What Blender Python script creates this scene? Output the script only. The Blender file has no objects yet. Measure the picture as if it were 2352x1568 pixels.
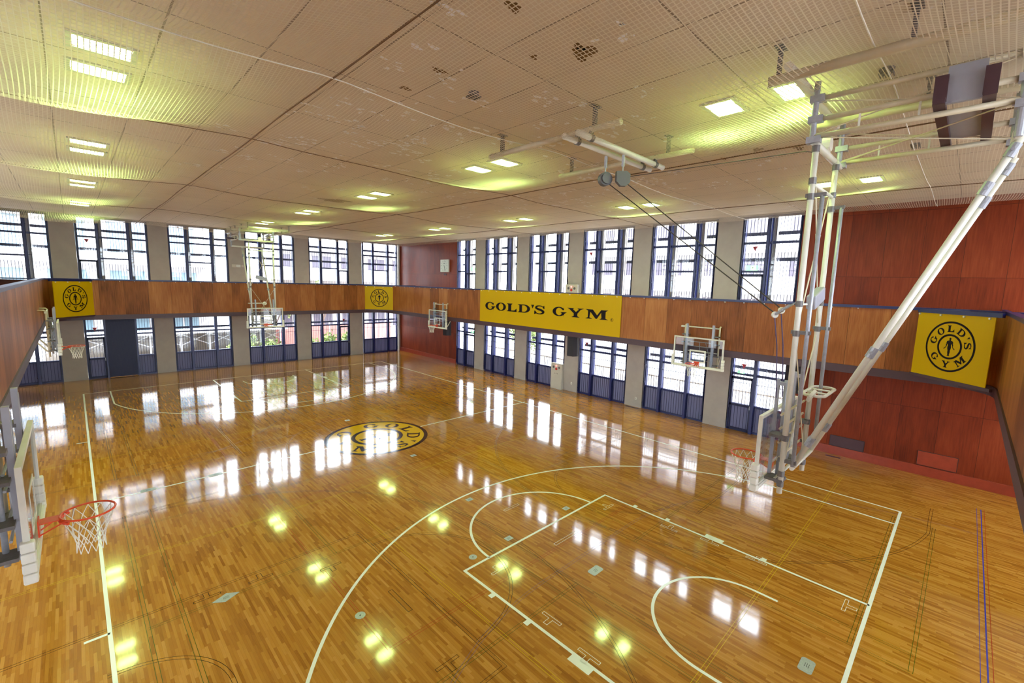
import bpy, bmesh, math, random
from math import pi, sin, cos, radians as R
from mathutils import Vector, Matrix
from mathutils.geometry import tessellate_polygon

random.seed(7)
SC = bpy.context.scene
COL = SC.collection

# ---------------------------------------------------------------- camera
cd = bpy.data.cameras.new('camera')
cam = bpy.data.objects.new('camera', cd)
COL.objects.link(cam)
cam.location = (-7.5735, -0.6982, 5.6725)
cam.rotation_euler = (1.4428, -0.0277, -0.7800)
cd.sensor_width = 36.0
cd.lens = 36.0 * 1027.65 / 2352.0
cd.shift_x = -12.93 / 2352.0
cd.clip_start = 0.05
cd.clip_end = 400
SC.camera = cam

# ---------------------------------------------------------------- world, exposure
w = bpy.data.worlds.new('sky')
SC.world = w
w.use_nodes = True
bg = w.node_tree.nodes['Background']
bg.inputs['Color'].default_value = (0.86, 0.93, 1.0, 1)
bg.inputs['Strength'].default_value = 9.0
SC.view_settings.view_transform = 'Standard'
SC.view_settings.look = 'None'
SC.view_settings.gamma = 1.0
SC.view_settings.use_curve_mapping = False
SC.view_settings.exposure = 1.25
LAMP_STRENGTH = 25.0
cy = SC.cycles
cy.use_denoising = True
try:
    cy.denoiser = 'OPENIMAGEDENOISE'
except Exception:
    pass
cy.max_bounces = 6
cy.diffuse_bounces = 4
cy.glossy_bounces = 3
cy.transmission_bounces = 3
cy.transparent_max_bounces = 10
cy.caustics_reflective = False
cy.caustics_refractive = False
cy.sample_clamp_indirect = 6.0
cy.use_adaptive_sampling = True
cy.adaptive_threshold = 0.02


# ---------------------------------------------------------------- materials
def lin(r, g, b):
    f = lambda c: (c / 255 / 12.92) if c / 255 <= 0.04045 else ((c / 255 + 0.055) / 1.055) ** 2.4
    return (f(r), f(g), f(b), 1.0)


class NT:
    def __init__(self, m):
        self.t = m.node_tree
        self.n = self.t.nodes
        self.l = self.t.links
        self.b = self.n.get('Principled BSDF')

    def node(self, typ, **kw):
        nd = self.n.new(typ)
        for k, v in kw.items():
            setattr(nd, k, v)
        return nd

    def math(self, op, a, b=None, c=None):
        nd = self.n.new('ShaderNodeMath')
        nd.operation = op
        for i, v in enumerate((a, b, c)):
            if v is None:
                continue
            if isinstance(v, (int, float)):
                nd.inputs[i].default_value = v
            else:
                self.l.new(v, nd.inputs[i])
        return nd.outputs[0]

    def mix(self, fac, a, b, mode='MIX'):
        nd = self.n.new('ShaderNodeMix')
        nd.data_type = 'RGBA'
        nd.blend_type = mode
        for idx, v in ((0, fac), (6, a), (7, b)):
            if isinstance(v, (int, float)):
                nd.inputs[idx].default_value = v
            elif isinstance(v, tuple):
                nd.inputs[idx].default_value = v
            else:
                self.l.new(v, nd.inputs[idx])
        return nd.outputs[2]

    def ramp(self, fac, stops):
        nd = self.n.new('ShaderNodeValToRGB')
        e = nd.color_ramp.elements
        e[0].position, e[0].color = stops[0]
        e[1].position, e[1].color = stops[-1]
        for p, c in stops[1:-1]:
            x = e.new(p)
            x.color = c
        self.l.new(fac, nd.inputs[0])
        return nd.outputs[0]

    def noise(self, vec, scale, detail=3, rough=0.5):
        nd = self.n.new('ShaderNodeTexNoise')
        nd.inputs['Scale'].default_value = scale
        nd.inputs['Detail'].default_value = detail
        nd.inputs['Roughness'].default_value = rough
        if vec is not None:
            self.l.new(vec, nd.inputs['Vector'])
        return nd.outputs[0]

    def comb(self, x, y, z=0.0):
        nd = self.n.new('ShaderNodeCombineXYZ')
        for i, v in enumerate((x, y, z)):
            if isinstance(v, (int, float)):
                nd.inputs[i].default_value = v
            else:
                self.l.new(v, nd.inputs[i])
        return nd.outputs[0]

    def sep(self, v):
        nd = self.n.new('ShaderNodeSeparateXYZ')
        self.l.new(v, nd.inputs[0])
        return nd.outputs

    def white(self, vec):
        nd = self.n.new('ShaderNodeTexWhiteNoise')
        nd.noise_dimensions = '2D'
        self.l.new(vec, nd.inputs['Vector'])
        return nd.outputs['Value']

    def bump(self, h, strength, dist=0.01):
        nd = self.n.new('ShaderNodeBump')
        nd.inputs['Strength'].default_value = strength
        nd.inputs['Distance'].default_value = dist
        self.l.new(h, nd.inputs['Height'])
        self.l.new(nd.outputs[0], self.b.inputs['Normal'])


def mat(name, col, rough=0.5, metal=0.0, spec=0.5, var=0.0, vs=6.0, bump=0.0):
    m = bpy.data.materials.new(name)
    m.use_nodes = True
    t = NT(m)
    t.b.inputs['Roughness'].default_value = rough
    t.b.inputs['Metallic'].default_value = metal
    t.b.inputs['Specular IOR Level'].default_value = spec
    t.b.inputs['Base Color'].default_value = col
    if var > 0 or bump > 0:
        co = t.node('ShaderNodeTexCoord').outputs['Object']
        n = t.noise(co, vs, 5, 0.6)
        d = tuple(c * (1 - var) for c in col[:3]) + (1,)
        l = tuple(min(1, c * (1 + var)) for c in col[:3]) + (1,)
        if var > 0:
            t.l.new(t.ramp(n, [(0.3, d), (0.7, l)]), t.b.inputs['Base Color'])
        if bump > 0:
            t.bump(n, bump)
    return m


def uvout(t):
    return t.node('ShaderNodeTexCoord').outputs['UV']


def plywood(name, dark, mid, light, pw, ph, zoff, rough=0.42, seam=(0.02, 0.008, 0.004, 1), vary=1.0):
    """veneered plywood boards, UV = metres along the wall, height"""
    m = bpy.data.materials.new(name)
    m.use_nodes = True
    t = NT(m)
    s = t.sep(uvout(t))
    pu = t.math('DIVIDE', s[0], pw)
    iu = t.math('FLOOR', pu)
    pv = t.math('DIVIDE', t.math('SUBTRACT', s[1], zoff), ph)
    iv = t.math('FLOOR', pv)
    rnd = t.white(t.comb(iu, iv))
    grain = t.noise(t.comb(t.math('MULTIPLY_ADD', s[0], 26.0, t.math('MULTIPLY', rnd, 37.0)), t.math('MULTIPLY', s[1], 1.3), 0.0), 1.0, 5, 0.62)
    blot = t.noise(t.comb(t.math('MULTIPLY_ADD', s[0], 2.2, t.math('MULTIPLY', rnd, 11.0)), t.math('MULTIPLY', s[1], 0.7), 3.0), 1.0, 2, 0.5)
    f = t.math('ADD', t.math('MULTIPLY', grain, 0.45), t.math('MULTIPLY', blot, 0.35))
    f = t.math('ADD', f, t.math('MULTIPLY', t.math('SUBTRACT', rnd, 0.5), 0.36 * vary))
    f = t.math('ADD', f, 0.1)
    c = t.ramp(f, [(0.25, dark), (0.5, mid), (0.78, light)])
    fu = t.math('FRACT', pu)
    du = t.math('MINIMUM', fu, t.math('SUBTRACT', 1.0, fu))
    fv = t.math('FRACT', pv)
    dv = t.math('MINIMUM', fv, t.math('SUBTRACT', 1.0, fv))
    e = t.math('MAXIMUM', t.math('LESS_THAN', du, 0.005 / pw), t.math('LESS_THAN', dv, 0.005 / ph))
    t.l.new(t.mix(t.math('MULTIPLY', e, 0.75), c, seam), t.b.inputs['Base Color'])
    t.b.inputs['Roughness'].default_value = rough
    t.b.inputs['Specular IOR Level'].default_value = 0.18
    return m


M = {}
M['parapet_wood'] = plywood('parapet_plywood', lin(94, 48, 20), lin(156, 90, 44), lin(194, 130, 76), 0.94, 4.0, 3.0, vary=0.65)
M['red_wood'] = plywood('red_brown_plywood', lin(78, 28, 14), lin(124, 48, 23), (0.30, 0.060, 0.018, 1), 0.93, 2.05, 0.07, vary=0.4)
M['skirting'] = mat('red_skirting_board', lin(150, 60, 40), 0.3, var=0.12)
M['fascia'] = mat('purple_brown_steel', lin(74, 46, 52), 0.45, var=0.05)
M['navy'] = mat('navy_blue_steel', lin(18, 26, 84), 0.35, var=0.04)
M['navy_dark'] = mat('dark_navy_steel', lin(16, 20, 62), 0.5, var=0.04)
M['concrete'] = mat('grey_beige_concrete', lin(166, 157, 147), 0.8, var=0.06, vs=2.0, bump=0.1)
M['plaster'] = mat('pale_plaster', lin(215, 200, 185), 0.8, var=0.05)
M['white_paint'] = mat('white_pipe_paint', lin(225, 220, 205), 0.35, var=0.05)
M['cream_paint'] = mat('cream_pipe_paint', lin(205, 190, 160), 0.4, var=0.08)
M['steel'] = mat('galvanised_steel', lin(165, 165, 172), 0.38, metal=0.25, var=0.12, vs=20)
M['dark_steel'] = mat('dark_clamp_steel', lin(112, 106, 104), 0.45, metal=0.2, var=0.15, vs=30)
M['alu'] = mat('grey_channel_aluminium', lin(165, 165, 175), 0.4, metal=0.15, var=0.05)
M['pad'] = mat('white_padding', lin(232, 228, 215), 0.45, var=0.04)
M['orange'] = mat('orange_rim_paint', lin(226, 72, 28), 0.35, var=0.06, vs=25)
M['red'] = mat('red_paint', lin(190, 30, 25), 0.4)
M['cord'] = mat('white_net_cord', lin(228, 222, 208), 0.8)
M['rope'] = mat('brown_rope', lin(110, 80, 50), 0.8)
M['purple_rope'] = mat('purple_rope', lin(90, 75, 110), 0.8)
M['wire'] = mat('dark_wire', lin(60, 52, 48), 0.5)
M['line_white'] = mat('white_court_paint', lin(228, 232, 205), 0.16, spec=0.5, var=0.04, vs=3)
M['line_green'] = mat('green_court_paint', lin(70, 84, 20), 0.2)
M['line_black'] = mat('black_court_paint', lin(56, 40, 16), 0.2)
M['line_red'] = mat('red_court_paint', lin(160, 50, 22), 0.2)
M['line_yellow'] = mat('yellow_court_paint', lin(205, 175, 20), 0.2)
M['line_blue'] = mat('blue_court_paint', lin(60, 60, 140), 0.2)
M['line_mauve'] = mat('mauve_court_paint', lin(120, 95, 100), 0.2)
M['sign_yellow'] = mat('yellow_sign_face', lin(204, 162, 2), 0.4, spec=0.12)
M['sign_black'] = mat('black_sign_lettering', lin(26, 16, 20), 0.45, spec=0.12)
M['floor_yellow'] = mat('yellow_floor_paint', lin(206, 160, 6), 0.08, spec=0.55)
M['floor_black'] = mat('black_floor_paint', lin(26, 14, 14), 0.08, spec=0.55)
M['speaker_black'] = mat('black_speaker_cloth', lin(32, 24, 30), 0.6)
M['clock_face'] = mat('white_clock_face', lin(205, 208, 200), 0.35)
M['clock_grey'] = mat('grey_clock_marks', lin(120, 125, 125), 0.4)
M['grey_box'] = mat('grey_plastic', lin(92, 88, 88), 0.5)
M['cabinet'] = mat('beige_cabinet_paint', lin(190, 184, 168), 0.4, var=0.03)
M['socket_metal'] = mat('socket_cover_metal', lin(170, 178, 165), 0.35, metal=0.4, var=0.15, vs=40)
M['dark_slot'] = mat('dark_slot', lin(40, 30, 25), 0.6)
M['sign_green'] = mat('green_exit_sign', lin(10, 150, 70), 0.4)
M['ext_white'] = mat('outdoor_white_render', lin(200, 196, 196), 0.8, var=0.05, vs=0.6)
M['ext_grey'] = mat('outdoor_grey_render', lin(176, 168, 166), 0.8, var=0.1, vs=0.8)
M['ext_dark'] = mat('outdoor_dark_glass', lin(80, 72, 84), 0.3)
M['ext_blue'] = mat('outdoor_pale_blue_panel', lin(112, 134, 146), 0.3, var=0.04)
M['ext_band'] = mat('outdoor_grey_blue_rail', lin(46, 48, 70), 0.5)
M['ext_red'] = mat('outdoor_red_cladding', lin(176, 118, 110), 0.7, var=0.1)
M['ext_leaf'] = mat('outdoor_leaves', lin(118, 134, 70), 0.8, var=0.4, vs=3)
M['ext_bark'] = mat('outdoor_bark', lin(110, 90, 78), 0.8, var=0.2)
M['ext_ground'] = mat('outdoor_concrete_ground', lin(150, 146, 140), 0.9, var=0.08, vs=0.5)
M['ext_fence'] = mat('outdoor_fence_metal', lin(130, 118, 106), 0.6, var=0.1)
M['torn'] = mat('bare_brown_patch', lin(118, 84, 40), 0.9, var=0.25, vs=14)
M['fleck'] = mat('white_plaster_fleck', lin(250, 248, 252), 0.5)


def make_floor_mat():
    m = bpy.data.materials.new('polished_parquet_strip')
    m.use_nodes = True
    t = NT(m)
    co = t.node('ShaderNodeTexCoord').outputs['Object']
    s = t.sep(co)
    W, L = 0.042, 0.46
    row = t.math('FLOOR', t.math('DIVIDE', s[0], W))
    off = t.white(t.comb(row, 3.7))
    cy_ = t.math('ADD', t.math('DIVIDE', s[1], L), t.math('MULTIPLY', off, 9.0))
    colm = t.math('FLOOR', cy_)
    rnd = t.white(t.comb(row, colm))
    rnd2 = t.white(t.comb(t.math('ADD', row, 71.3), t.math('ADD', colm, 13.1)))
    grain = t.noise(t.comb(t.math('MULTIPLY', s[0], 90.0), t.math('MULTIPLY_ADD', s[1], 4.0, t.math('MULTIPLY', rnd, 50.0)), 0.0), 1.0, 4, 0.6)
    big = t.noise(t.comb(t.math('MULTIPLY', s[0], 0.35), t.math('MULTIPLY', s[1], 0.16), 1.0), 1.0, 3, 0.5)
    f = t.math('ADD', t.math('MULTIPLY', rnd, 0.62), t.math('MULTIPLY', grain, 0.38))
    f = t.math('ADD', f, t.math('MULTIPLY', t.math('SUBTRACT', big, 0.5), 0.25))
    c = t.ramp(f, [(0.1, lin(134, 82, 20)), (0.3, lin(160, 105, 32)), (0.6, lin(176, 121, 40)), (0.95, lin(192, 140, 60))])
    # thin dark joints between strips
    fx = t.math('FRACT', t.math('DIVIDE', s[0], W))
    ed = t.math('LESS_THAN', t.math('MINIMUM', fx, t.math('SUBTRACT', 1.0, fx)), 0.02)
    fy = t.math('FRACT', cy_)
    ey = t.math('LESS_THAN', t.math('MINIMUM', fy, t.math('SUBTRACT', 1.0, fy)), 0.002)
    c = t.mix(t.math('MULTIPLY', t.math('MAXIMUM', ed, ey), 0.45), c, lin(80, 40, 10))
    t.l.new(c, t.b.inputs['Base Color'])
    t.b.inputs['Roughness'].default_value = 0.075
    t.b.inputs['Specular IOR Level'].default_value = 0.55
    t.b.inputs['Coat Weight'].default_value = 0.35
    t.b.inputs['Coat Roughness'].default_value = 0.05
    wob = t.noise(t.comb(t.math('MULTIPLY', s[0], 6.0), t.math('MULTIPLY', s[1], 1.5), 2.0), 1.0, 2, 0.5)
    t.bump(wob, 0.06, 0.01)
    return m


M['floor'] = make_floor_mat()


def make_ceiling_mat():
    m = bpy.data.materials.new('tan_ceiling_board')
    m.use_nodes = True
    t = NT(m)
    co = t.node('ShaderNodeTexCoord').outputs['Object']
    s = t.sep(co)
    pu = t.math('DIVIDE', t.math('ADD', s[0], 0.535), 1.01)
    pv = t.math('DIVIDE', t.math('SUBTRACT', s[1], 3.9), 2.04)
    fu, fv = t.math('FRACT', pu), t.math('FRACT', pv)
    du = t.math('MINIMUM', fu, t.math('SUBTRACT', 1.0, fu))
    dv = t.math('MINIMUM', fv, t.math('SUBTRACT', 1.0, fv))
    e = t.math('MAXIMUM', t.math('LESS_THAN', du, 0.011), t.math('LESS_THAN', dv, 0.0055))
    rnd = t.white(t.comb(t.math('FLOOR', pu), t.math('FLOOR', pv)))
    n = t.noise(co, 1.2, 4, 0.6)
    f = t.math('ADD', t.math('MULTIPLY', n, 0.7), t.math('MULTIPLY', rnd, 0.2))
    base = t.ramp(f, [(0.2, lin(208, 190, 168)), (0.7, lin(228, 212, 190))])
    # flaked paint: pale blotches of their own shape
    a = t.noise(co, 0.9, 2, 0.5)
    b = t.noise(co, 7.0, 6, 0.75)
    fl = t.math('MULTIPLY', t.math('GREATER_THAN', a, 0.56), t.math('GREATER_THAN', b, 0.635))
    base = t.mix(t.math('MULTIPLY', fl, 0.85), base, lin(226, 218, 214))
    base = t.mix(t.math('MULTIPLY', e, 0.7), base, lin(92, 70, 44))
    t.l.new(base, t.b.inputs['Base Color'])
    t.b.inputs['Roughness'].default_value = 0.75
    return m


M['ceiling'] = make_ceiling_mat()


def make_net_mat():
    m = bpy.data.materials.new('knotted_ball_net')
    m.use_nodes = True
    t = NT(m)
    s = t.sep(uvout(t))
    cell, cordw = 0.05, 0.22
    fu = t.math('FRACT', t.math('DIVIDE', s[0], cell))
    fv = t.math('FRACT', t.math('DIVIDE', s[1], cell))
    a = t.math('MAXIMUM', t.math('LESS_THAN', fu, cordw), t.math('LESS_THAN', fv, cordw))
    dif = t.node('ShaderNodeBsdfDiffuse')
    dif.inputs[0].default_value = lin(236, 226, 208)
    trl = t.node('ShaderNodeBsdfTranslucent')
    trl.inputs[0].default_value = lin(236, 226, 208)
    mx = t.node('ShaderNodeMixShader')
    mx.inputs[0].default_value = 0.45
    t.l.new(dif.outputs[0], mx.inputs[1])
    t.l.new(trl.outputs[0], mx.inputs[2])
    tr = t.node('ShaderNodeBsdfTransparent')
    m2 = t.node('ShaderNodeMixShader')
    t.l.new(a, m2.inputs[0])
    t.l.new(tr.outputs[0], m2.inputs[1])
    t.l.new(mx.outputs[0], m2.inputs[2])
    t.l.new(m2.outputs[0], t.n['Material Output'].inputs[0])
    return m


M['net'] = make_net_mat()


def make_glass(name, tint, refl):
    m = bpy.data.materials.new(name)
    m.use_nodes = True
    t = NT(m)
    tr = t.node('ShaderNodeBsdfTransparent')
    tr.inputs[0].default_value = tint
    gl = t.node('ShaderNodeBsdfGlossy')
    gl.inputs['Roughness'].default_value = 0.02
    lw = t.node('ShaderNodeLayerWeight')
    lw.inputs[0].default_value = 0.5
    fr = t.math('MULTIPLY_ADD', t.math('POWER', lw.outputs['Facing'], 5.0), 0.9, 0.04)
    mx = t.node('ShaderNodeMixShader')
    t.l.new(t.math('MINIMUM', t.math('MULTIPLY', fr, refl), 0.7), mx.inputs[0])
    t.l.new(tr.outputs[0], mx.inputs[1])
    t.l.new(gl.outputs[0], mx.inputs[2])
    t.l.new(mx.outputs[0], t.n['Material Output'].inputs[0])
    return m


M['glass'] = make_glass('window_glass', (0.96, 0.98, 1.0, 1), 0.8)
M['board_glass'] = make_glass('backboard_glass', (0.93, 0.95, 0.97, 1), 1.0)


def make_frosted():
    m = bpy.data.materials.new('frosted_lower_panel')
    m.use_nodes = True
    t = NT(m)
    dif = t.node('ShaderNodeBsdfDiffuse')
    dif.inputs[0].default_value = lin(146, 146, 168)
    trl = t.node('ShaderNodeBsdfTranslucent')
    trl.inputs[0].default_value = lin(104, 106, 134)
    mx = t.node('ShaderNodeMixShader')
    mx.inputs[0].default_value = 0.4
    t.l.new(dif.outputs[0], mx.inputs[1])
    t.l.new(trl.outputs[0], mx.inputs[2])
    t.l.new(mx.outputs[0], t.n['Material Output'].inputs[0])
    return m


M['frosted'] = make_frosted()


def emis(name, col, strength):
    m = bpy.data.materials.new(name)
    m.use_nodes = True
    t = NT(m)
    t.b.inputs['Base Color'].default_value = (0.8, 0.8, 0.8, 1)
    t.b.inputs['Emission Color'].default_value = col
    t.b.inputs['Emission Strength'].default_value = strength
    return m


M['lamp'] = emis('lamp_lens_glow', (0.60, 1.0, 0.30, 1), LAMP_STRENGTH)
M['exit_glow'] = emis('lit_exit_green', (0.02, 0.5, 0.12, 1), 1.2)
M['exit_white'] = emis('lit_exit_white', (0.9, 1.0, 0.8, 1), 1.4)
M['red_lamp'] = emis('red_alarm_lamp', (1.0, 0.05, 0.04, 1), 1.2)


# ---------------------------------------------------------------- mesh helpers
class MB:
    def __init__(self):
        self.v, self.f, self.uv = [], [], []

    def add(self, vs, fs, uvs=None):
        o = len(self.v)
        self.v += [tuple(p) for p in vs]
        self.f += [tuple(i + o for i in q) for q in fs]
        self.uv += list(uvs) if uvs else [(0, 0)] * len(vs)
        return self

    def box(self, x0, x1, y0, y1, z0, z1):
        vs = [(x, y, z) for z in (z0, z1) for y in (y0, y1) for x in (x0, x1)]
        return self.add(vs, [(0, 2, 3, 1), (4, 5, 7, 6), (0, 1, 5, 4), (2, 6, 7, 3), (0, 4, 6, 2), (1, 3, 7, 5)])

    def bar(self, p0, p1, w, h, up=(0, 0, 1)):
        """rectangular bar between two points"""
        p0, p1 = Vector(p0), Vector(p1)
        d = (p1 - p0).normalized()
        u = Vector(up)
        if abs(d.dot(u)) > 0.98:
            u = Vector((0, 1, 0))
        s = d.cross(u).normalized()
        u = s.cross(d).normalized()
        vs = []
        for p in (p0, p1):
            for a, b in ((-1, -1), (1, -1), (1, 1), (-1, 1)):
                vs.append(p + s * (a * w / 2) + u * (b * h / 2))
        return self.add(vs, [(3, 2, 1, 0), (4, 5, 6, 7), (0, 1, 5, 4), (1, 2, 6, 5), (2, 3, 7, 6), (3, 0, 4, 7)])

    def tube(self, pts, r, n=10, closed=False, cap=True):
        pts = [Vector(p) for p in pts]
        k = len(pts)
        rr = r if isinstance(r, (list, tuple)) else [r] * k
        o = len(self.v)
        prev = None
        for i, p in enumerate(pts):
            a = pts[(i - 1) % k] if (closed or i > 0) else p
            b = pts[(i + 1) % k] if (closed or i < k - 1) else p
            d = (b - a)
            d = d.normalized() if d.length > 1e-9 else Vector((0, 0, 1))
            if prev is None:
                u = Vector((0, 0, 1)) if abs(d.z) < 0.9 else Vector((0, 1, 0))
                s = d.cross(u).normalized()
            else:
                s = (prev - d * prev.dot(d)).normalized()
            prev = s
            u = d.cross(s)
            for j in range(n):
                t = 2 * pi * j / n
                self.v.append(tuple(p + (s * cos(t) + u * sin(t)) * rr[i]))
                self.uv.append((0, 0))
        for i in range(k if closed else k - 1):
            for j in range(n):
                a = o + i * n + j
                b = o + i * n + (j + 1) % n
                i2 = (i + 1) % k
                c = o + i2 * n + (j + 1) % n
                d = o + i2 * n + j
                self.f.append((a, b, c, d))
        if cap and not closed:
            self.f.append(tuple(o + j for j in reversed(range(n))))
            self.f.append(tuple(o + (k - 1) * n + j for j in range(n)))
        return self

    def cyl(self, p0, p1, r, n=12):
        return self.tube([p0, p1], r, n)

    def poly(self, outline, T, depth=0.0, holes=()):
        """2-D outline (with holes) placed by T(x, y, d) -> point, extruded by depth"""
        loops = [[Vector((p[0], p[1], 0)) for p in outline]] + [[Vector((p[0], p[1], 0)) for p in h] for h in holes]
        tris = tessellate_polygon(loops)
        flat = [p for lp in loops for p in lp]
        n = len(flat)
        o = len(self.v)
        for p in flat:
            self.v.append(tuple(T(p.x, p.y, depth)))
            self.uv.append((p.x, p.y))
        for a in tris:
            self.f.append(tuple(o + i for i in a))
        if depth:
            for p in flat:
                self.v.append(tuple(T(p.x, p.y, 0.0)))
                self.uv.append((p.x, p.y))
            for a in tris:
                self.f.append(tuple(o + n + i for i in reversed(a)))
            st = 0
            for lp in loops:
                m = len(lp)
                for i in range(m):
                    a, b = o + st + i, o + st + (i + 1) % m
                    self.f.append((a, b, b + n, a + n))
                st += m
        return self

    def strip(self, path, z0, z1, u0=0.0, flip=False):
        """vertical skin along a plan path, with metre UVs"""
        u = u0
        for i in range(len(path) - 1):
            a, b = path[i], path[i + 1]
            l = math.hypot(b[0] - a[0], b[1] - a[1])
            vs = [(a[0], a[1], z0), (b[0], b[1], z0), (b[0], b[1], z1), (a[0], a[1], z1)]
            fs = [(0, 1, 2, 3)] if not flip else [(3, 2, 1, 0)]
            self.add(vs, fs, [(u, z0), (u + l, z0), (u + l, z1), (u, z1)])
            u += l
        return u

    def build(self, name, m, parent=None, smooth=False, bevel=0.0, loc=None):
        me = bpy.data.meshes.new(name)
        me.from_pydata(self.v, [], self.f)
        uvl = me.uv_layers.new(name='UVMap')
        for lp in me.loops:
            uvl.data[lp.index].uv = self.uv[lp.vertex_index]
        if m is not None:
            me.materials.append(m)
        me.update()
        if smooth:
            for p in me.polygons:
                p.use_smooth = len(p.vertices) == 4
        o = bpy.data.objects.new(name, me)
        COL.objects.link(o)
        if parent is not None:
            o.parent = parent
        if loc is not None:
            o.location = loc
        if bevel:
            b = o.modifiers.new('edge', 'BEVEL')
            b.width = bevel
            b.segments = 2
            b.limit_method = 'ANGLE'
        return o


def build_each(mb, name, m, parent, smooth=False):
    """every connected piece of the builder becomes a part of its own"""
    par = list(range(len(mb.v)))

    def find(i):
        while par[i] != i:
            par[i] = par[par[i]]
            i = par[i]
        return i
    for f in mb.f:
        for i in f[1:]:
            par[find(i)] = find(f[0])
    groups = {}
    for f in mb.f:
        groups.setdefault(find(f[0]), []).append(f)
    out = []
    for fs in groups.values():
        idx = sorted({i for f in fs for i in f})
        mp = {v: k for k, v in enumerate(idx)}
        p = MB()
        p.v = [mb.v[i] for i in idx]
        p.uv = [mb.uv[i] for i in idx]
        p.f = [tuple(mp[i] for i in f) for f in fs]
        out.append(p.build(name, m, parent, smooth=smooth))
    return out


def fixnorm(o):
    bm = bmesh.new()
    bm.from_mesh(o.data)
    bmesh.ops.recalc_face_normals(bm, faces=bm.faces)
    bm.to_mesh(o.data)
    bm.free()
    return o


def tag(o, label=None, cat=None, group=None, kind=None):
    if label:
        o['label'] = label
    if cat:
        o['category'] = cat
    if group:
        o['group'] = group
    if kind:
        o['kind'] = kind
    return o


def empty(name, loc=(0, 0, 0), rz=0.0):
    o = bpy.data.objects.new(name, None)
    o.empty_display_size = 0.1
    COL.objects.link(o)
    o.location = loc
    o.rotation_euler = (0, 0, rz)
    return o


def kids(o):
    return [c for c in bpy.data.objects if c.parent == o]


def copy_tree(o, parent=None):
    c = o.copy()
    COL.objects.link(c)
    c.parent = parent
    for ch in kids(o):
        copy_tree(ch, c)
    return c


# ---------------------------------------------------------------- room dimensions
XR, YF, YN = 11.2, 31.8, -3.75          # wall faces (left wall mirrors the right one)
XL = -XR
ZC = 8.55                                # ceiling
ZG = 4.2                                 # gallery floor
PX, PYN, PYF = 8.5, -1.35, 29.42         # inner parapet faces
ZP0, ZPW, ZP1 = 3.35, 3.58, 5.27         # fascia bottom, wood bottom, wood top
CYM = 14.03                              # centre of the hall

# ---------------------------------------------------------------- floor with its court markings
fl = MB()
fl.add([(-11.6, YN - .3, 0), (11.6, YN - .3, 0), (11.6, 32.2, 0), (-11.6, 32.2, 0), (-11.6, YN - .3, -.2), (11.6, YN - .3, -.2), (11.6, 32.2, -.2), (-11.6, 32.2, -.2)],
       [(0, 1, 2, 3), (7, 6, 5, 4), (0, 4, 5, 1), (1, 5, 6, 2), (2, 6, 7, 3), (3, 7, 4, 0)])
floor = tag(fl.build('floor', M['floor']), 'polished narrow strip wooden sports hall floor with painted courts', 'floor', kind='structure')


def flat_line(mb, pts, wdt, z):
    """flat painted stripe along a polyline, mitred"""
    P = [Vector((p[0], p[1])) for p in pts]
    L, Rr = [], []
    for i, p in enumerate(P):
        a = P[i] - P[i - 1] if i > 0 else P[1] - P[0]
        b = P[i + 1] - P[i] if i < len(P) - 1 else a
        a, b = a.normalized(), b.normalized()
        na, nb = Vector((-a.y, a.x)), Vector((-b.y, b.x))
        n = (na + nb)
        n = n.normalized() if n.length > 1e-6 else na
        k = wdt / 2 / max(0.35, n.dot(na))
        L.append(p + n * k)
        Rr.append(p - n * k)
    vs, fs = [], []
    for i in range(len(P)):
        vs += [(L[i].x, L[i].y, z), (Rr[i].x, Rr[i].y, z)]
    for i in range(len(P) - 1):
        fs.append((2 * i + 1, 2 * i + 3, 2 * i + 2, 2 * i))
    mb.add(vs, fs)


def arc(cx, cy_, r, a0, a1, n=48):
    return [(cx + r * cos(R(a0 + (a1 - a0) * i / n)), cy_ + r * sin(R(a0 + (a1 - a0) * i / n))) for i in range(n + 1)]


Z1 = 0.0020
SX, LY = 7.525, 28.0
main = MB()
LWD = 0.055
flat_line(main, [(-SX, -.03), (-SX, LY + .03)], LWD, Z1)
flat_line(main, [(SX, -.03), (SX, LY + .03)], LWD, Z1)
flat_line(main, [(-SX, 0), (SX, 0)], 0.06, Z1)
flat_line(main, [(-SX, LY), (SX, LY)], LWD, Z1)
flat_line(main, [(-SX, LY / 2), (-1.75, LY / 2)], LWD, Z1)
flat_line(main, [(1.75, LY / 2), (SX + .15, LY / 2)], LWD, Z1)
for s, yb in ((1, 0.0), (-1, LY)):
    Y = lambda y: yb + s * y
    flat_line(main, [(-2.425, Y(0)), (-2.425, Y(5.775)), (2.425, Y(5.775)), (2.425, Y(0))], LWD, Z1)
    flat_line(main, [(x, Y(y)) for x, y in arc(0, 5.775, 1.775, 0, 180)], LWD, Z1)
    th = math.degrees(math.acos(6.6 / 6.725))
    flat_line(main, [(6.6, Y(0))] + [(x, Y(y)) for x, y in arc(0, 1.575, 6.725, th, 180 - th, 96)] + [(-6.6, Y(0))], LWD, Z1)
    flat_line(main, [(1.275, Y(1.2))] + [(x, Y(y)) for x, y in arc(0, 1.575, 1.275, 0, 180)] + [(-1.275, Y(1.2))], LWD, Z1)
    for q in (-1, 1):
        for yy, hh, ww in ((1.8, .1, .1), (2.85, .4, .13), (3.98, .1, .1), (4.88, .1, .1)):
            x0 = q * 2.45
            main.add([(x0, Y(yy - hh / 2), Z1), (x0 + q * ww, Y(yy - hh / 2), Z1), (x0 + q * ww, Y(yy + hh / 2), Z1), (x0, Y(yy + hh / 2), Z1)],
                     [(0, 1, 2, 3) if q * s > 0 else (3, 2, 1, 0)])
for yy in (8.325, LY - 8.325):
    flat_line(main, [(-SX, yy), (-SX - .3, yy)], LWD, Z1)
o = main.build('court_lines', M['line_white'], floor)
o['label'] = 'thick white basketball court lines'


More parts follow.
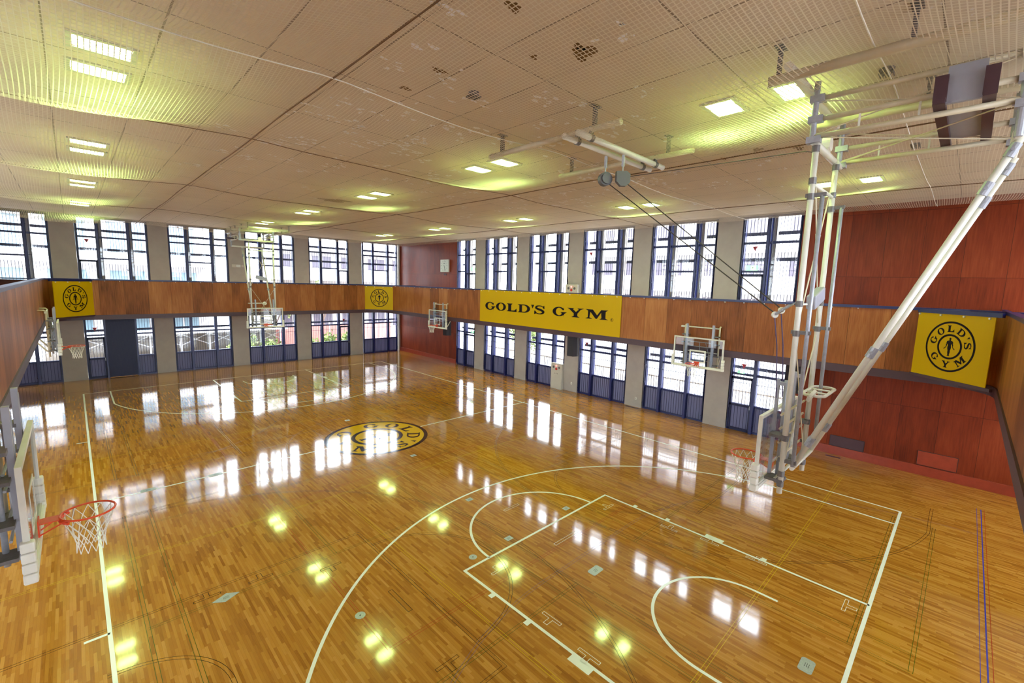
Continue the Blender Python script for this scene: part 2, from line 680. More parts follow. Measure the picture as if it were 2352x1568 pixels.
def outline_pairs(name, label, m, paths, gap=0.055, lw=0.007, z=0.0012):
    mb = MB()
    for p in paths:
        flat_line(mb, offset(p, gap / 2), lw, z)
        flat_line(mb, offset(p, -gap / 2), lw, z)
    o = mb.build(name, m, floor)
    o['label'] = label
    return o


def offset(pts, d):
    P = [Vector((p[0], p[1])) for p in pts]
    out = []
    for i, p in enumerate(P):
        a = P[i] - P[i - 1] if i > 0 else P[1] - P[0]
        b = P[i + 1] - P[i] if i < len(P) - 1 else a
        a, b = a.normalized(), b.normalized()
        na, nb = Vector((-a.y, a.x)), Vector((-b.y, b.x))
        n = (na + nb)
        n = n.normalized() if n.length > 1e-6 else na
        q = p + n * (d / max(0.35, n.dot(na)))
        out.append((q.x, q.y))
    return out


bad = []
for yc in (6.03, 22.03):
    for xc in (-4.05, 4.07):
        x0, x1, y0, y1 = xc - 3.03, xc + 3.0, yc - 6.7, yc + 6.7
        for x in (x0, x0 + .46, x1 - .46, x1):
            bad.append([(x, y0), (x, y1)])
        for y in (y0, y0 + .76, y1 - .76, y1, yc - 2.0, yc + 2.0):
            bad.append([(x0, y), (x1, y)])
        bad += [[(xc, y0), (xc, yc - 2.0)], [(xc, yc + 2.0), (xc, y1)]]
outline_pairs('badminton_lines', 'thin double olive green court lines', M['line_green'], bad)
blk = []
for yc in (6.03, 22.03):
    for q in (-1, 1):
        blk.append([(q * 9.17, yc - 2.42), (q * 3.37, yc - 2.42), (q * 3.37, yc + 2.42), (q * 9.17, yc + 2.42)])
        blk.append([(q * x, y) for x, y in arc(3.37, yc, 1.78, 90, 270)])
        blk.append([(q * 8.42, yc - 6.6), (q * 7.6, yc - 6.6)] + [(q * x, y) for x, y in arc(7.6, yc, 6.68, 262, 98, 80)] + [(q * 8.42, yc + 6.6)])
        blk.append([(q * x, y) for x, y in arc(7.6, yc, 1.27, 90, 270)])
blk.append(arc(0, 14.03, 2.96, 0, 360))
outline_pairs('practice_court_lines', 'thin double black court lines', M['line_black'], blk)
yel = []
for yc in (6.03, 22.03):
    yel += [[(-9, yc - 4.5), (9, yc - 4.5)], [(-9, yc + 4.5), (9, yc + 4.5)], [(-2.97, yc - 4.5), (-2.97, yc + 4.5)], [(2.97, yc - 4.5), (2.97, yc + 4.5)]]
outline_pairs('volleyball_lines', 'thin double yellow court lines', M['line_yellow'], yel)
outline_pairs('long_volleyball_lines', 'thin double red court lines', M['line_red'],
              [[(-4.46, 5.05), (4.5, 5.05), (4.5, 23.03), (-4.46, 23.03), (-4.46, 5.05)], [(-4.46, 11.03), (4.5, 11.03)], [(-4.46, 17.03), (4.5, 17.03)]])
hb = [(-1.5, 4.5), (1.5, 4.5)]
hbp = list(reversed(arc(-1.5, -1.5, 6.0, 90, 180, 40))) + arc(1.5, -1.5, 6.0, 90, 0, 40)
outline_pairs('handball_lines', 'thin double mauve goal area lines', M['line_mauve'], [hbp, [(x, 28.06 - y) for x, y in hbp]])
mb = MB()
flat_line(mb, [(1.2, -1.42), (9.4, -1.42)], .008, Z1)
flat_line(mb, [(1.2, -1.50), (9.38, -1.50)], .02, Z1)
mb.build('goal_line', M['line_blue'], floor)['label'] = 'blue goal line beside the red wall'
mb = MB()
flat_line(mb, [(1.2, -1.56), (9.4, -1.56)], .008, Z1)
mb.build('boundary_line', M['line_red'], floor)


# ---------------------------------------------------------------- lettering
def ell(cx, cy_, rx, ry, a0=0, a1=360, n=28):
    return [(cx + rx * cos(R(a0 + (a1 - a0) * i / n)), cy_ + ry * sin(R(a0 + (a1 - a0) * i / n))) for i in range(n + (0 if abs(a1 - a0) == 360 else 1))]


def catmull(P, k=6):
    out = []
    for i in range(len(P) - 1):
        p0, p1, p2, p3 = P[max(0, i - 1)], P[i], P[i + 1], P[min(len(P) - 1, i + 2)]
        for j in range(k):
            t = j / k
            out.append(tuple(0.5 * ((2 * b) + (-a + c) * t + (2 * a - 5 * b + 4 * c - d) * t * t + (-a + 3 * b - 3 * c + d) * t ** 3) for a, b, c, d in zip(p0, p1, p2, p3)))
    out.append(tuple(P[-1]))
    return out


def stroke(P):
    """closed outline around a centre line of (x, y, width)"""
    S = catmull(P)
    L, Q = [], []
    for i, p in enumerate(S):
        a, b = S[max(0, i - 1)], S[min(len(S) - 1, i + 1)]
        d = Vector((b[0] - a[0], b[1] - a[1])).normalized()
        n = Vector((-d.y, d.x)) * p[2] / 2
        L.append((p[0] + n.x, p[1] + n.y))
        Q.append((p[0] - n.x, p[1] - n.y))
    return L + Q[::-1]


GL = {}
GL['G'] = (1.32, [(ell(.6, .5, .6, .53, 42, 318, 40) + [(1.03, -.06), (1.10, .26), (1.36, .47), (.72, .47), (.86, .35), (.84, .2)] + ell(.62, .5, .30, .42, 318, 46, 30) + [(.98, .66), (1.08, .72), (1.05, 1.03)], [])])
GL['O'] = (1.22, [(ell(.6, .5, .6, .53, 0, 360, 44), [ell(.6, .5, .29, .42, 0, 360, 36)])])
GL['L'] = (1.22, [([(.02, 1), (.72, 1), (.55, .84), (.55, .14), (.9, .16), (1.16, .42), (1.18, 0), (.0, 0), (.2, .15), (.2, .84)], [])])
GL['D'] = (1.42, [([(0, 1), (.7, 1)] + ell(.72, .5, .66, .5, 84, -84, 30) + [(.7, 0), (0, 0), (.2, .14), (.2, .86)], [[(.5, .88), (.68, .88)] + ell(.70, .5, .36, .38, 80, -80, 20) + [(.68, .12), (.5, .12)]])])
GL["'"] = (.30, [([(0, 1.04), (.34, 1.04), (.17, .6)], [])])
GL['S'] = (1.18, [(stroke([(.93, .80, .05), (.78, .93, .10), (.5, .965, .12), (.24, .88, .18), (.2, .70, .23), (.42, .58, .24), (.72, .47, .25), (.93, .31, .24), (.86, .13, .2), (.6, .03, .12), (.3, .07, .1), (.1, .22, .05)]), []),
                   ([(.82, .86), (.96, .64), (1.05, .64), (1.02, 1.03)], []), ([(.0, -.05), (.02, .38), (.10, .38), (.30, .08)], [])])
GL['Y'] = (1.55, [([(0, 1), (.62, 1), (.52, .88), (.78, .60), (1.02, .86), (.9, 1), (1.5, 1), (1.2, .86), (.92, .42), (.92, .15), (1.14, 0), (.38, 0), (.6, .15), (.6, .42), (.2, .86)], [])])
GL['M'] = (1.9, [([(.02, 1), (.62, 1), (.98, .42), (1.3, 1), (1.86, 1), (1.66, .84), (1.66, .15), (1.88, 0), (1.16, 0), (1.34, .15), (1.30, .72), (.98, .05), (.86, .05), (.42, .74), (.36, .15), (.62, 0), (0, 0), (.22, .15), (.22, .84)], [])])


def letters(mb, text, T, x, y, h, depth, sx=1.0, gap=.05):
    for ch in text:
        if ch == ' ':
            x += .62 * h * sx
            continue
        wd, polys = GL[ch]
        for ou, ho in polys:
            f = lambda p: (x + p[0] * h * sx, y + p[1] * h)
            mb.poly([f(p) for p in ou], T, depth, [[f(p) for p in q] for q in ho])
        x += (wd + gap) * h * sx
    return x


def width(text, h, sx=1.0, gap=.05):
    return sum((.62 if c == ' ' else GL[c][0] + gap) * h * sx for c in text) - gap * h * sx


FIG = [(.0, 1.0), (.035, .99), (.055, .95), (.05, .90), (.035, .865), (.05, .84), (.12, .82), (.165, .79), (.185, .73), (.18, .66), (.20, .60), (.205, .56), (.185, .52), (.20, .49), (.25, .455), (.265, .40), (.225, .425), (.17, .49), (.155, .53), (.145, .58), (.125, .64), (.11, .68), (.09, .62), (.08, .56), (.095, .50), (.10, .44), (.085, .36), (.06, .30), (.07, .22), (.06, .15), (.04, .06), (.075, .01), (.06, -.01), (.01, .0)]
FIGURE = FIG + [(-x, y) for x, y in reversed(FIG)]


def emblem(mb, T, r, depth):
    """two rings, curved lettering and a standing lifter silhouette; outer radius r"""
    mb.poly(ell(0, 0, r, r, 0, 360, 72), T, depth, [ell(0, 0, r * .925, r * .925, 0, 360, 72)])
    mb.poly(ell(0, 0, r * .5, r * .5, 0, 360, 56), T, depth, [ell(0, 0, r * .425, r * .425, 0, 360, 56)])
    h = r * .262
    for ch, ang, flip in (('G', 163, 0), ('O', 127, 0), ('L', 93, 0), ('D', 56, 0), ("'", 31, 0), ('S', 9, 0), ('G', 220, 1), ('Y', 266, 1), ('M', 314, 1)):
        wd, polys = GL[ch]
        a = R(ang)
        rot = a - pi / 2 if not flip else a + pi / 2
        rad = r * .71
        cx, cy_ = rad * cos(a), rad * sin(a)
        c, s = cos(rot), sin(rot)
        for ou, ho in polys:
            def f(p):
                px, py = (p[0] - wd / 2) * h * .92, (p[1] - .5) * h
                return (cx + px * c - py * s, cy_ + px * s + py * c)
            mb.poly([f(p) for p in ou], T, depth, [[f(p) for p in q] for q in ho])
    k = r * .72
    mb.poly([(x * k, (y - .5) * k) for x, y in FIGURE], T, depth)
    for q in (-1, 1):
        mb.poly([(q * x * k, (y - .5) * k) for x, y in ((.19, .50), (.30, .40), (.32, .36), (.26, .36), (.24, .43), (.17, .44))], T, depth)


lg = MB()
cL = (0.0, 14.03)
TL = lambda x, y, d: (cL[0] + y, cL[1] - x, d)
lg.poly(ell(0, 0, 1.79, 1.79, 0, 360, 90), lambda x, y, d: (cL[0] + y, cL[1] - x, 0.0024))
lo = fixnorm(lg.build('centre_disc', M['floor_yellow'], floor))
lo['label'] = 'yellow painted disc at the centre of the court'
lo2 = MB()
emblem(lo2, lambda x, y, d: (cL[0] + y, cL[1] - x, 0.0034), 1.8, 0.0)
e = fixnorm(lo2.build('centre_emblem', M['floor_black'], floor))
e['label'] = 'black round lettered emblem painted on the disc'
# both faces upward
for ob in (lo, e):
    for p in ob.data.polygons:
        if p.normal.z < 0:
            p.flip()

# small outlined player position marks
tm = MB()


def tmark(x, y, a):
    c, s = cos(a), sin(a)
    P = [(-.2, 0), (.2, 0), (.2, -.055), (.04, -.055), (.04, -.2), (-.04, -.2), (-.04, -.055), (-.2, -.055), (-.2, 0)]
    flat_line(tm, [(x + px * c - py * s, y + px * s + py * c) for px, py in P], .008, Z1)


for x, y, a in ((-2.09, 3.76, -pi / 2), (-2.26, 2.85, -pi / 2), (2.26, 2.87, pi / 2), (2.3, 1.9, pi / 2), (2.11, 3.77, pi / 2), (2.1, .34, 0), (1.93, 5.3, pi), (-1.9, 5.3, pi)):
    tmark(x, y, a)
for x, y, a, b in ((0, 5.16, .4, .035), (0.03, 6.99, .25, .035)):
    flat_line(tm, [(x - a, y - b), (x + a, y - b), (x + a, y + b), (x - a, y + b), (x - a, y - b)], .008, Z1)
tm.build('position_marks', M['line_white'], floor)['label'] = 'thin white outlined T marks'
tm = MB()
for x, y, a in ((-4.3, 7.7, 0), (-6.25, 8.22, pi), (-5.41, 8.16, pi), (-3.96, 4.26, 0)):
    tmark(x, y, a)
x, y = -4.02, 5.93
flat_line(tm, [(-3.75, 6.25), (-3.75, 5.55), (-3.83, 5.55), (-3.83, 6.25), (-3.75, 6.25)], .008, Z1)
tm.build('position_marks', M['line_black'], floor)['label'] = 'thin black outlined T marks'

# floor sockets
SOCK = [('diamond', -6.01, 8.04, 'pale diamond shaped metal floor socket cover near the left sideline'),
        ('disc', -4.47, 6.03, 'round metal floor socket cover on the red line, nearest the left sideline'),
        ('disc', -2.02, 6.02, 'round metal floor socket cover just left of the near free throw line corner'),
        ('sq', -0.51, 8.03, 'small square floor socket cover inside the near three point arc, farthest from the baseline'),
        ('sq', 1.04, 6.02, 'small square floor socket cover beyond the right half of the near free throw line'),
        ('sq', -0.99, 6.02, 'small square floor socket cover beyond the left half of the near free throw line'),
        ('box', -0.48, 4.02, 'rounded pale green floor socket cover in the middle of the near key'),
        ('box', 0.02, 0.46, 'rounded pale green floor socket cover near the baseline at the bottom edge'),
        ('sq', -0.01, 16.54, 'small white floor socket cover beyond the round centre emblem'),
        ('sq', 0.0, 11.6, 'small grey floor socket cover on the near side of the round centre emblem'),
        ('box', -5.01, 14.01, 'rounded floor socket cover on the halfway line, second from the left sideline'),
        ('box', -6.51, 14.05, 'rounded floor socket cover on the halfway line, nearest the left sideline')]
for kind, x, y, lab in SOCK:
    t = empty('floor_socket_cover', (x, y, 0))
    tag(t, lab, 'floor socket cover', 'metal socket covers let into the floor')
    p = MB()
    TT = lambda a, b, d: (a, b, 0.004)
    if kind == 'diamond':
        sh = [(.21, 0), (0.03, .12), (-.21, 0), (-.03, -.12)]
    elif kind == 'disc':
        sh = ell(0, 0, .085, .085, 0, 360, 28)
    elif kind == 'sq':
        sh = [(-.09, -.07), (.09, -.07), (.09, .07), (-.09, .07)]
    else:
        sh = [(cx * .12 + .04 * cos(R(a)), cyy * .055 + .04 * sin(R(a))) for cx, cyy, aa in ((1, 1, 0), (-1, 1, 90), (-1, -1, 180), (1, -1, 270)) for a in (aa, aa + 45, aa + 90)]
    p.poly(sh, lambda a, b, d: (a, b, d), 0.005)
    fixnorm(p.build('cover_plate', M['socket_metal'], t))
    q = MB()
    if kind == 'disc':
        q.poly(ell(0, 0, .014, .014, 0, 360, 12), lambda a, b, d: (a, b, .005 + d), .0006)
    else:
        for i in range(3):
            q.box(-.05 + .004 * i, .05, -.032 + .026 * i, -.026 + .026 * i, .005, .0058)
    fixnorm(q.build('keyhole_slot', M['dark_slot'], t))

# ---------------------------------------------------------------- walls
PITCH, WW = 3.85, 2.93
RW = [(22.2, 24.25), (18.37, 21.27), (14.5, 17.42), (10.65, 13.58), (6.82, 9.75), (3.83, 5.88)]     # window bays along the right wall
FW = [(-11.12, -8.19), (-7.27, -4.38), (-3.5, -.57), (.34, 3.29), (4.21, 7.05), (8.03, 11.15)]       # along the far wall
LH = 3.42                                                                                          # top of the lower windows
UH0 = 4.28                                                                                         # bottom of the upper windows


def side_wall(name, sx, lab):
    """long wall with the six bays open, sx = +1 right, -1 left"""
    x0, x1 = (XR, XR + .4) if sx > 0 else (XL - .4, XL)
    mb = MB()
    ed = [3.83] + [v for a, b in sorted(RW) for v in (a, b)][1:]
    ys = sorted(RW)
    for i in range(len(ys) - 1):
        mb.box(x0, x1, ys[i][1], ys[i + 1][0], 0, ZC + .1)
    for a, b in ys:
        mb.box(x0, x1, a, b, LH, UH0)
        mb.box(x0, x1, a, b, 8.5, ZC + .1)
    wl = mb.build(name, M['concrete'])
    tag(wl, lab, 'wall', kind='structure')
    bk = MB()
    bk.box(x0 + .06 * (sx > 0), x1 - .06 * (sx < 0), YN, 3.83, 0, ZC + .1)
    bk.box(x0 + .06 * (sx > 0), x1 - .06 * (sx < 0), 24.25, YF + .4, 0, ZC + .1)
    bk.build('wall_backing', M['plaster'], wl)
    pn = MB()
    xf = XR + .04 if sx > 0 else XL - .04
    pn.strip([(xf, YN + 5.6 * 0 + .0), (xf, 3.83)], 0, ZC + .05, u0=YN - .53 + .93 * 8, flip=sx < 0)
    pn.strip([(xf, 24.25), (xf, YF + .1)], 0, ZC + .05, u0=24.25, flip=sx < 0)
    pl = pn.build('wood_panelling', M['red_wood'], wl)
    pl['label'] = 'dark red brown plywood panelling at the ends of the wall'
    return wl


wall_r = side_wall('wall_right', 1, 'right wall of grey concrete piers between tall windows with red wood panelled ends')
wall_l = side_wall('wall_left', -1, 'left wall of grey concrete piers between tall windows')
mb = MB()
mb.box(XR - .01, XR + .06, YN, 3.83, 0, .3)
mb.box(XR - .01, XR + .06, 24.25, YF, 0, .3)
tag(mb.build('baseboard_right', M['skirting']), 'red wooden skirting board along the foot of the right wall', 'skirting board', kind='structure')
# access panels and slots on the right wall
for y0, y1, z0, z1, m_, lab in ((1.33, 2.29, .31, .67, M['fascia'], 'dark maroon rectangular vent plate low on the red wood wall'), (-.95, -.04, .33, .77, M['skirting'], 'worn red square access hatch low on the red wood wall')):
    mb = MB()
    mb.box(XR + .026, XR + .042, y0, y1, z0, z1)
    o = mb.build('access_panel', m_, None)
    tag(o, lab, 'access panel')
    fr = MB()
    for a in ((y0 - .012, y0, z0, z1), (y1, y1 + .012, z0, z1), (y0, y1, z0 - .012, z0), (y0, y1, z1, z1 + .012)):
        fr.box(XR + .022, XR + .042, *a)
    fr.build('panel_edge', M['dark_slot'], o)

mb = MB()
fe = FW
for i in range(len(fe) - 1):
    mb.box(fe[i][1], fe[i + 1][0], YF, YF + .4, 0, ZC + .1)
mb.box(XL - .4, fe[0][0], YF, YF + .4, 0, ZC + .1)
mb.box(fe[-1][1], XR + .4, YF, YF + .4, 0, ZC + .1)
for a, b in fe:
    mb.box(a, b, YF, YF + .4, LH, UH0)
    mb.box(a, b, YF, YF + .4, 8.5, ZC + .1)
wall_f = tag(mb.build('wall_far', M['concrete']), 'far end wall of grey concrete piers between six window bays', 'wall', kind='structure')
mb = MB()
for i in range(len(fe) - 1):
    mb.box(fe[i][1], fe[i + 1][0], YN - .4, YN, 0, ZC + .1)
mb.box(XL - .4, fe[0][0], YN - .4, YN, 0, ZC + .1)
mb.box(fe[-1][1], XR + .4, YN - .4, YN, 0, ZC + .1)
for a, b in fe:
    mb.box(a, b, YN - .4, YN, LH, UH0)
    mb.box(a, b, YN - .4, YN, 8.5, ZC + .1)
wall_n = tag(mb.build('wall_near', M['plaster']), 'unseen near end wall behind the camera, made pale to bounce light', 'wall', kind='structure')  # out of view; pale finish chosen to bounce light into the hall

# ---------------------------------------------------------------- ceiling
mb = MB()
mb.box(XL - .4, XR + .4, YN - .4, YF + .4, ZC, ZC + .25)
ceil_o = tag(mb.build('ceiling', M['ceiling']), 'tan board ceiling with peeling white paint flecks', 'ceiling', kind='structure')


def blob(mb, x, y, rx, ry, seed, z=ZC - .003, n=26, rot=0.0):
    rg = random.Random(seed)
    ph = [rg.uniform(0, 6.28) for _ in range(5)]
    P = []
    for i in range(n):
        a = 2 * pi * i / n
        k = 1 + .22 * sin(2 * a + ph[0]) + .2 * sin(3 * a + ph[1]) + .16 * sin(5 * a + ph[2]) + .12 * sin(7 * a + ph[3])
        px, py = rx * k * cos(a), ry * k * sin(a)
        P.append((x + px * cos(rot) - py * sin(rot), y + px * sin(rot) + py * cos(rot)))
    mb.poly(P, lambda a, b, d: (a, b, z - d), .002)


for i, (x, y, rx, ry) in enumerate(((-2.86, 3.02, .21, .13), (-4.08, 3.01, .09, .07), (-3.18, 3.57, .06, .05), (-3.77, 4.79, .09, .07), (-3.79, 5.65, .08, .07), (-.41, 16.3, .5, .3), (2.65, 2.73, .14, .08), (3.07, 2.09, .14, .08), (2.9, 3.5, .1, .05))):
    mb = MB()
    blob(mb, x, y, rx, ry, i)
    o = fixnorm(mb.build('bare_patch', M['torn'], ceil_o))
    o['label'] = 'brown bare patch where the ceiling paint has fallen'
mb = MB()
rg = random.Random(3)
for i in range(230):
    cx, cyy = rg.choice([(rg.uniform(-6, 9), rg.uniform(2.5, 18)), (rg.gauss(4.5, 2.0), rg.gauss(8, 3.5)), (rg.gauss(-3, 1.5), rg.gauss(8, 3))])
    if not (-10 < cx < 10.5 and 0 < cyy < 29):
        continue
    for k in range(rg.randint(2, 5)):
        blob(mb, cx + rg.uniform(-.2, .2), cyy + rg.uniform(-.2, .2), rg.uniform(.02, .09), rg.uniform(.015, .055), rg.random(), n=9)
o = fixnorm(mb.build('paint_flecks', M['fleck'], ceil_o))
o['kind'] = 'stuff'

# recessed ceiling lamps, in pairs
lamp_proto = None
for ix, x in enumerate((-7.08, 0.0, 6.98)):
    for iy in range(5):
        for q in (-1, 1):
            y = 1.9 + 6.1 * iy + q * .49
            if x < -7 and iy == 0:
                continue
            if lamp_proto is None:
                t = empty('ceiling_lamp', (0, 0, ZC))
                f = MB()
                for a in ((-.35, .35, -.26, -.2), (-.35, .35, .2, .26), (-.35, -.29, -.2, .2), (.29, .35, -.2, .2)):
                    f.box(a[0], a[1], a[2], a[3], -.03, .0)
                f.build('lamp_frame', M['cabinet'], t)
                f = MB()
                f.poly([(px * .29 if abs(px) < 1 else px * .29, py * .19) for px, py in [(.74, -1), (.93, -.85), (1, -.4), (1, .4), (.93, .85), (.74, 1), (-.74, 1), (-.93, .85), (-1, .4), (-1, -.4), (-.93, -.85), (-.74, -1)]], lambda a, b, d: (a, b, -.012 - d), .008)
                fixnorm(f.build('lamp_lens', M['lamp'], t))
                lamp_proto = t
            else:
                t = copy_tree(lamp_proto)
            t.location = (x, y, ZC)
            rowt = ('left', 'middle', 'right')[ix]
            tag(t, '%s of the %s pair of greenish ceiling lamps in the %s row' % ('nearer lamp' if q < 0 else 'farther lamp', ('closest', 'second closest', 'third closest', 'fourth closest', 'farthest')[iy], rowt), 'ceiling lamp', 'recessed greenish ceiling lamps in pairs')

# smoke heads in the ceiling
for i, (x, y) in enumerate(((-3.0, 4.99), (.08, .39), (4.14, .38))):
    mb = MB()
    mb.tube([(0, 0, 0), (0, 0, -.05), (0, 0, -.075)], [.085, .08, .04], 20)
    for k in range(6):
        mb.box(-.09, .09, -.075 + .028 * k, -.066 + .028 * k, -.079, -.05)
    o = mb.build('ceiling_speaker', M['grey_box'], loc=(x, y, ZC))
    tag(o, ('round grey ceiling speaker above the net left of the pulley rack', 'round grey ceiling speaker over the near hoop frame, closest to the lamp', 'round grey ceiling speaker beyond the near hoop frame, closest to the red wall')[i], 'ceiling speaker', 'round ceiling speakers')

# ---------------------------------------------------------------- ball net under the ceiling
ROPES_X = [-10.9, -4.9, 2.05, 7.75, 10.95]
SAG = [.42, .33, .24, .1]
YR = [-3.5, .32, 5.6, 9.4, 16.1, 23.2, 31.4]


def net_z(x, y):
    z = 8.33
    for i in range(4):
        a, b = ROPES_X[i], ROPES_X[i + 1]
        if a <= x <= b:
            t = (x - a) / (b - a)
            k = 4 * t * (1 - t)
            for j in range(6):
                c, d = YR[j], YR[j + 1]
                if c <= y <= d:
                    s = (y - c) / (d - c)
                    z -= SAG[i] * k * (.14 + .86 * min(1.0, 5.2 * s * (1 - s)))
            break
    z += .012 * sin(x * 1.7 + y * .6) + .01 * sin(y * 1.3 - x * .8)
    # lifted where the pipework holds it up
    for px, py, s_, u in ((0, .3, 1.4, .12), (-.1, 4.9, 1.3, .12), (0, 28.2, 1.4, .1)):
        d2 = ((x - px) / s_) ** 2 + ((y - py) / (s_ * 1.2)) ** 2
        z += u * math.exp(-d2)
    return min(z, ZC - .1)


mb = MB()
NX, NY = 110, 150
for j in range(NY + 1):
    for i in range(NX + 1):
        x = ROPES_X[0] + (ROPES_X[-1] - ROPES_X[0]) * i / NX
        y = YR[0] + (YR[-1] - YR[0]) * j / NY
        mb.v.append((x, y, net_z(x, y)))
        mb.uv.append((x + .05 * sin(y * .7) + .04 * sin(x * 1.1 + y * .3), y + .05 * sin(x * .8 + 1) + .03 * sin(y * .9)))
for j in range(NY):
    for i in range(NX):
        a = j * (NX + 1) + i
        mb.f.append((a, a + 1, a + NX + 2, a + NX + 1))
net = mb.build('ceiling_net', M['net'], smooth=True)
tag(net, 'cream ball stop net sagging beneath the whole ceiling', 'safety net')
for i, x in enumerate(ROPES_X[1:4]):
    r = MB()
    r.tube([(x, YR[0] + (YR[-1] - YR[0]) * k / 60, net_z(x, YR[0] + (YR[-1] - YR[0]) * k / 60) - .012) for k in range(61)], .012, 6)
    r.build('support_rope', M['rope'], net)
for i, y in enumerate(YR[3:6]):
    r = MB()
    r.tube([(ROPES_X[0] + (ROPES_X[-1] - ROPES_X[0]) * k / 60, y, net_z(ROPES_X[0] + (ROPES_X[-1] - ROPES_X[0]) * k / 60, y) - .01) for k in range(61)], .007, 6)
    r.build('support_rope', M['rope'], net)
for i, y in enumerate(YR[1:3]):
    r = MB()
    r.tube([(ROPES_X[0] + (ROPES_X[-1] - ROPES_X[0]) * k / 60, y, net_z(ROPES_X[0] + (ROPES_X[-1] - ROPES_X[0]) * k / 60, y) - .006) for k in range(61)], .008, 6)
    r.build('seam_cord', M['cord'], net)['label'] = 'cream stitched seam across the net'

# ---------------------------------------------------------------- gallery around the hall
gal = tag(empty('gallery', (0, 0, ZG)), 'plywood fronted gallery running around the hall with navy handrail', 'gallery', kind='structure')


def galpart(mb, name, m, **kw):
    o = mb.build(name, m, gal, **kw)
    o.location = (0, 0, -ZG)
    return o


RC = 1.15


def loop_path(off, z=None, rc=RC, n=10):
    """inner edge of the gallery (counter clockwise seen from above), pushed outwards by off"""
    P = []
    r = rc + off
    for cx, cyy, a0 in ((PX - rc, PYN + rc, -90), (PX - rc, PYF - rc, 0), (-PX + rc, PYF - rc, 90), (-PX + rc, PYN + rc, 180)):
        for i in range(n + 1):
            a = R(a0 + 90 * i / n)
            P.append((cx + r * cos(a), cyy + r * sin(a)))
    P.append(P[0])
    return P


mb = MB()
mb.strip(loop_path(0), ZPW, ZP1, flip=True)
mb.strip(loop_path(.09), ZPW, ZP1)
galpart(mb, 'parapet_panelling', M['parapet_wood'])['label'] = 'orange brown plywood parapet boards'
mb = MB()
mb.strip(loop_path(-.03), ZP0, ZPW, flip=True)
mb.strip(loop_path(.15), ZP0, ZPW + .1)
for z, fl_ in ((ZP0, False), (ZPW, True)):
    A, B = loop_path(-.03), loop_path(.15)
    for i in range(len(A) - 1):
        q = [(A[i][0], A[i][1], z), (A[i + 1][0], A[i + 1][1], z), (B[i + 1][0], B[i + 1][1], z), (B[i][0], B[i][1], z)]
        mb.add(q, [(0, 1, 2, 3) if not fl_ else (3, 2, 1, 0)])
galpart(mb, 'fascia_beam', M['fascia'])
mb = MB()
A = [(x, y, ZP1 + .04) for x, y in loop_path(.045)]
for off0, off1, z0, z1 in ((-.035, .125, ZP1, ZP1 + .075),):
    P, Q = loop_path(off0), loop_path(off1)
    for i in range(len(P) - 1):
        vs = [(P[i][0], P[i][1], z0), (P[i + 1][0], P[i + 1][1], z0), (Q[i + 1][0], Q[i + 1][1], z0), (Q[i][0], Q[i][1], z0)]
        vs += [(a, b, z1) for a, b, _ in vs]
        mb.add(vs, [(0, 1, 2, 3), (7, 6, 5, 4), (1, 0, 4, 5), (3, 2, 6, 7)])
fixnorm(galpart(mb, 'handrail', M['navy']))
# straight runs of the parapets to the outer walls
for nm, x0, x1, y0, y1 in (('far', -XR, -PX + .0, PYF, PYF + .09), ('far2', PX, XR, PYF, PYF + .09), ('right', PX, PX + .09, YN, PYN), ('near', PX, XR, PYN - .09, PYN)):
    mb = MB()
    mb.box(x0, x1, y0 + .02, y1 - .01, ZG, ZP1 - .02)
    galpart(mb, 'return_panel', M['red_wood'])
    mb = MB()
    mb.box(x0, x1, y0 + .0, y1 + .0, ZP1 + .0, ZP1 + .06)
    galpart(mb, 'return_rail', M['navy'])
# floor slab of the gallery, ring shaped
mb = MB()
inner = loop_path(.1)[:-1]
outer = [(XR - .0, YN), (XR, YF), (XL, YF), (XL, YN)]
mb.poly(outer, lambda x, y, d: (x, y, ZP0 + .15 + d), ZG - ZP0 - .15, [inner])
fixnorm(galpart(mb, 'gallery_slab', M['plaster']))
# little white line hooks under the handrail
hk = MB()
hk.tube([(0, .02, 0), (0, -.03, 0)], .014, 8)
first = None
hp = [(-6.4 + .56 * i, PYF - .05, 0) for i in range(24)] + [(PX - .05, 27.6 - .62 * i, -pi / 2) for i in range(43)]
for x, y, rz in hp:
    if first is None:
        first = hk.build('line_hook', M['pad'], gal)
        o = first
    else:
        o = first.copy()
        COL.objects.link(o)
    o.location = (x, y, ZP1 - .02 - ZG)
    o.rotation_euler = (0, 0, rz)

# ---------------------------------------------------------------- windows
WIN = {}


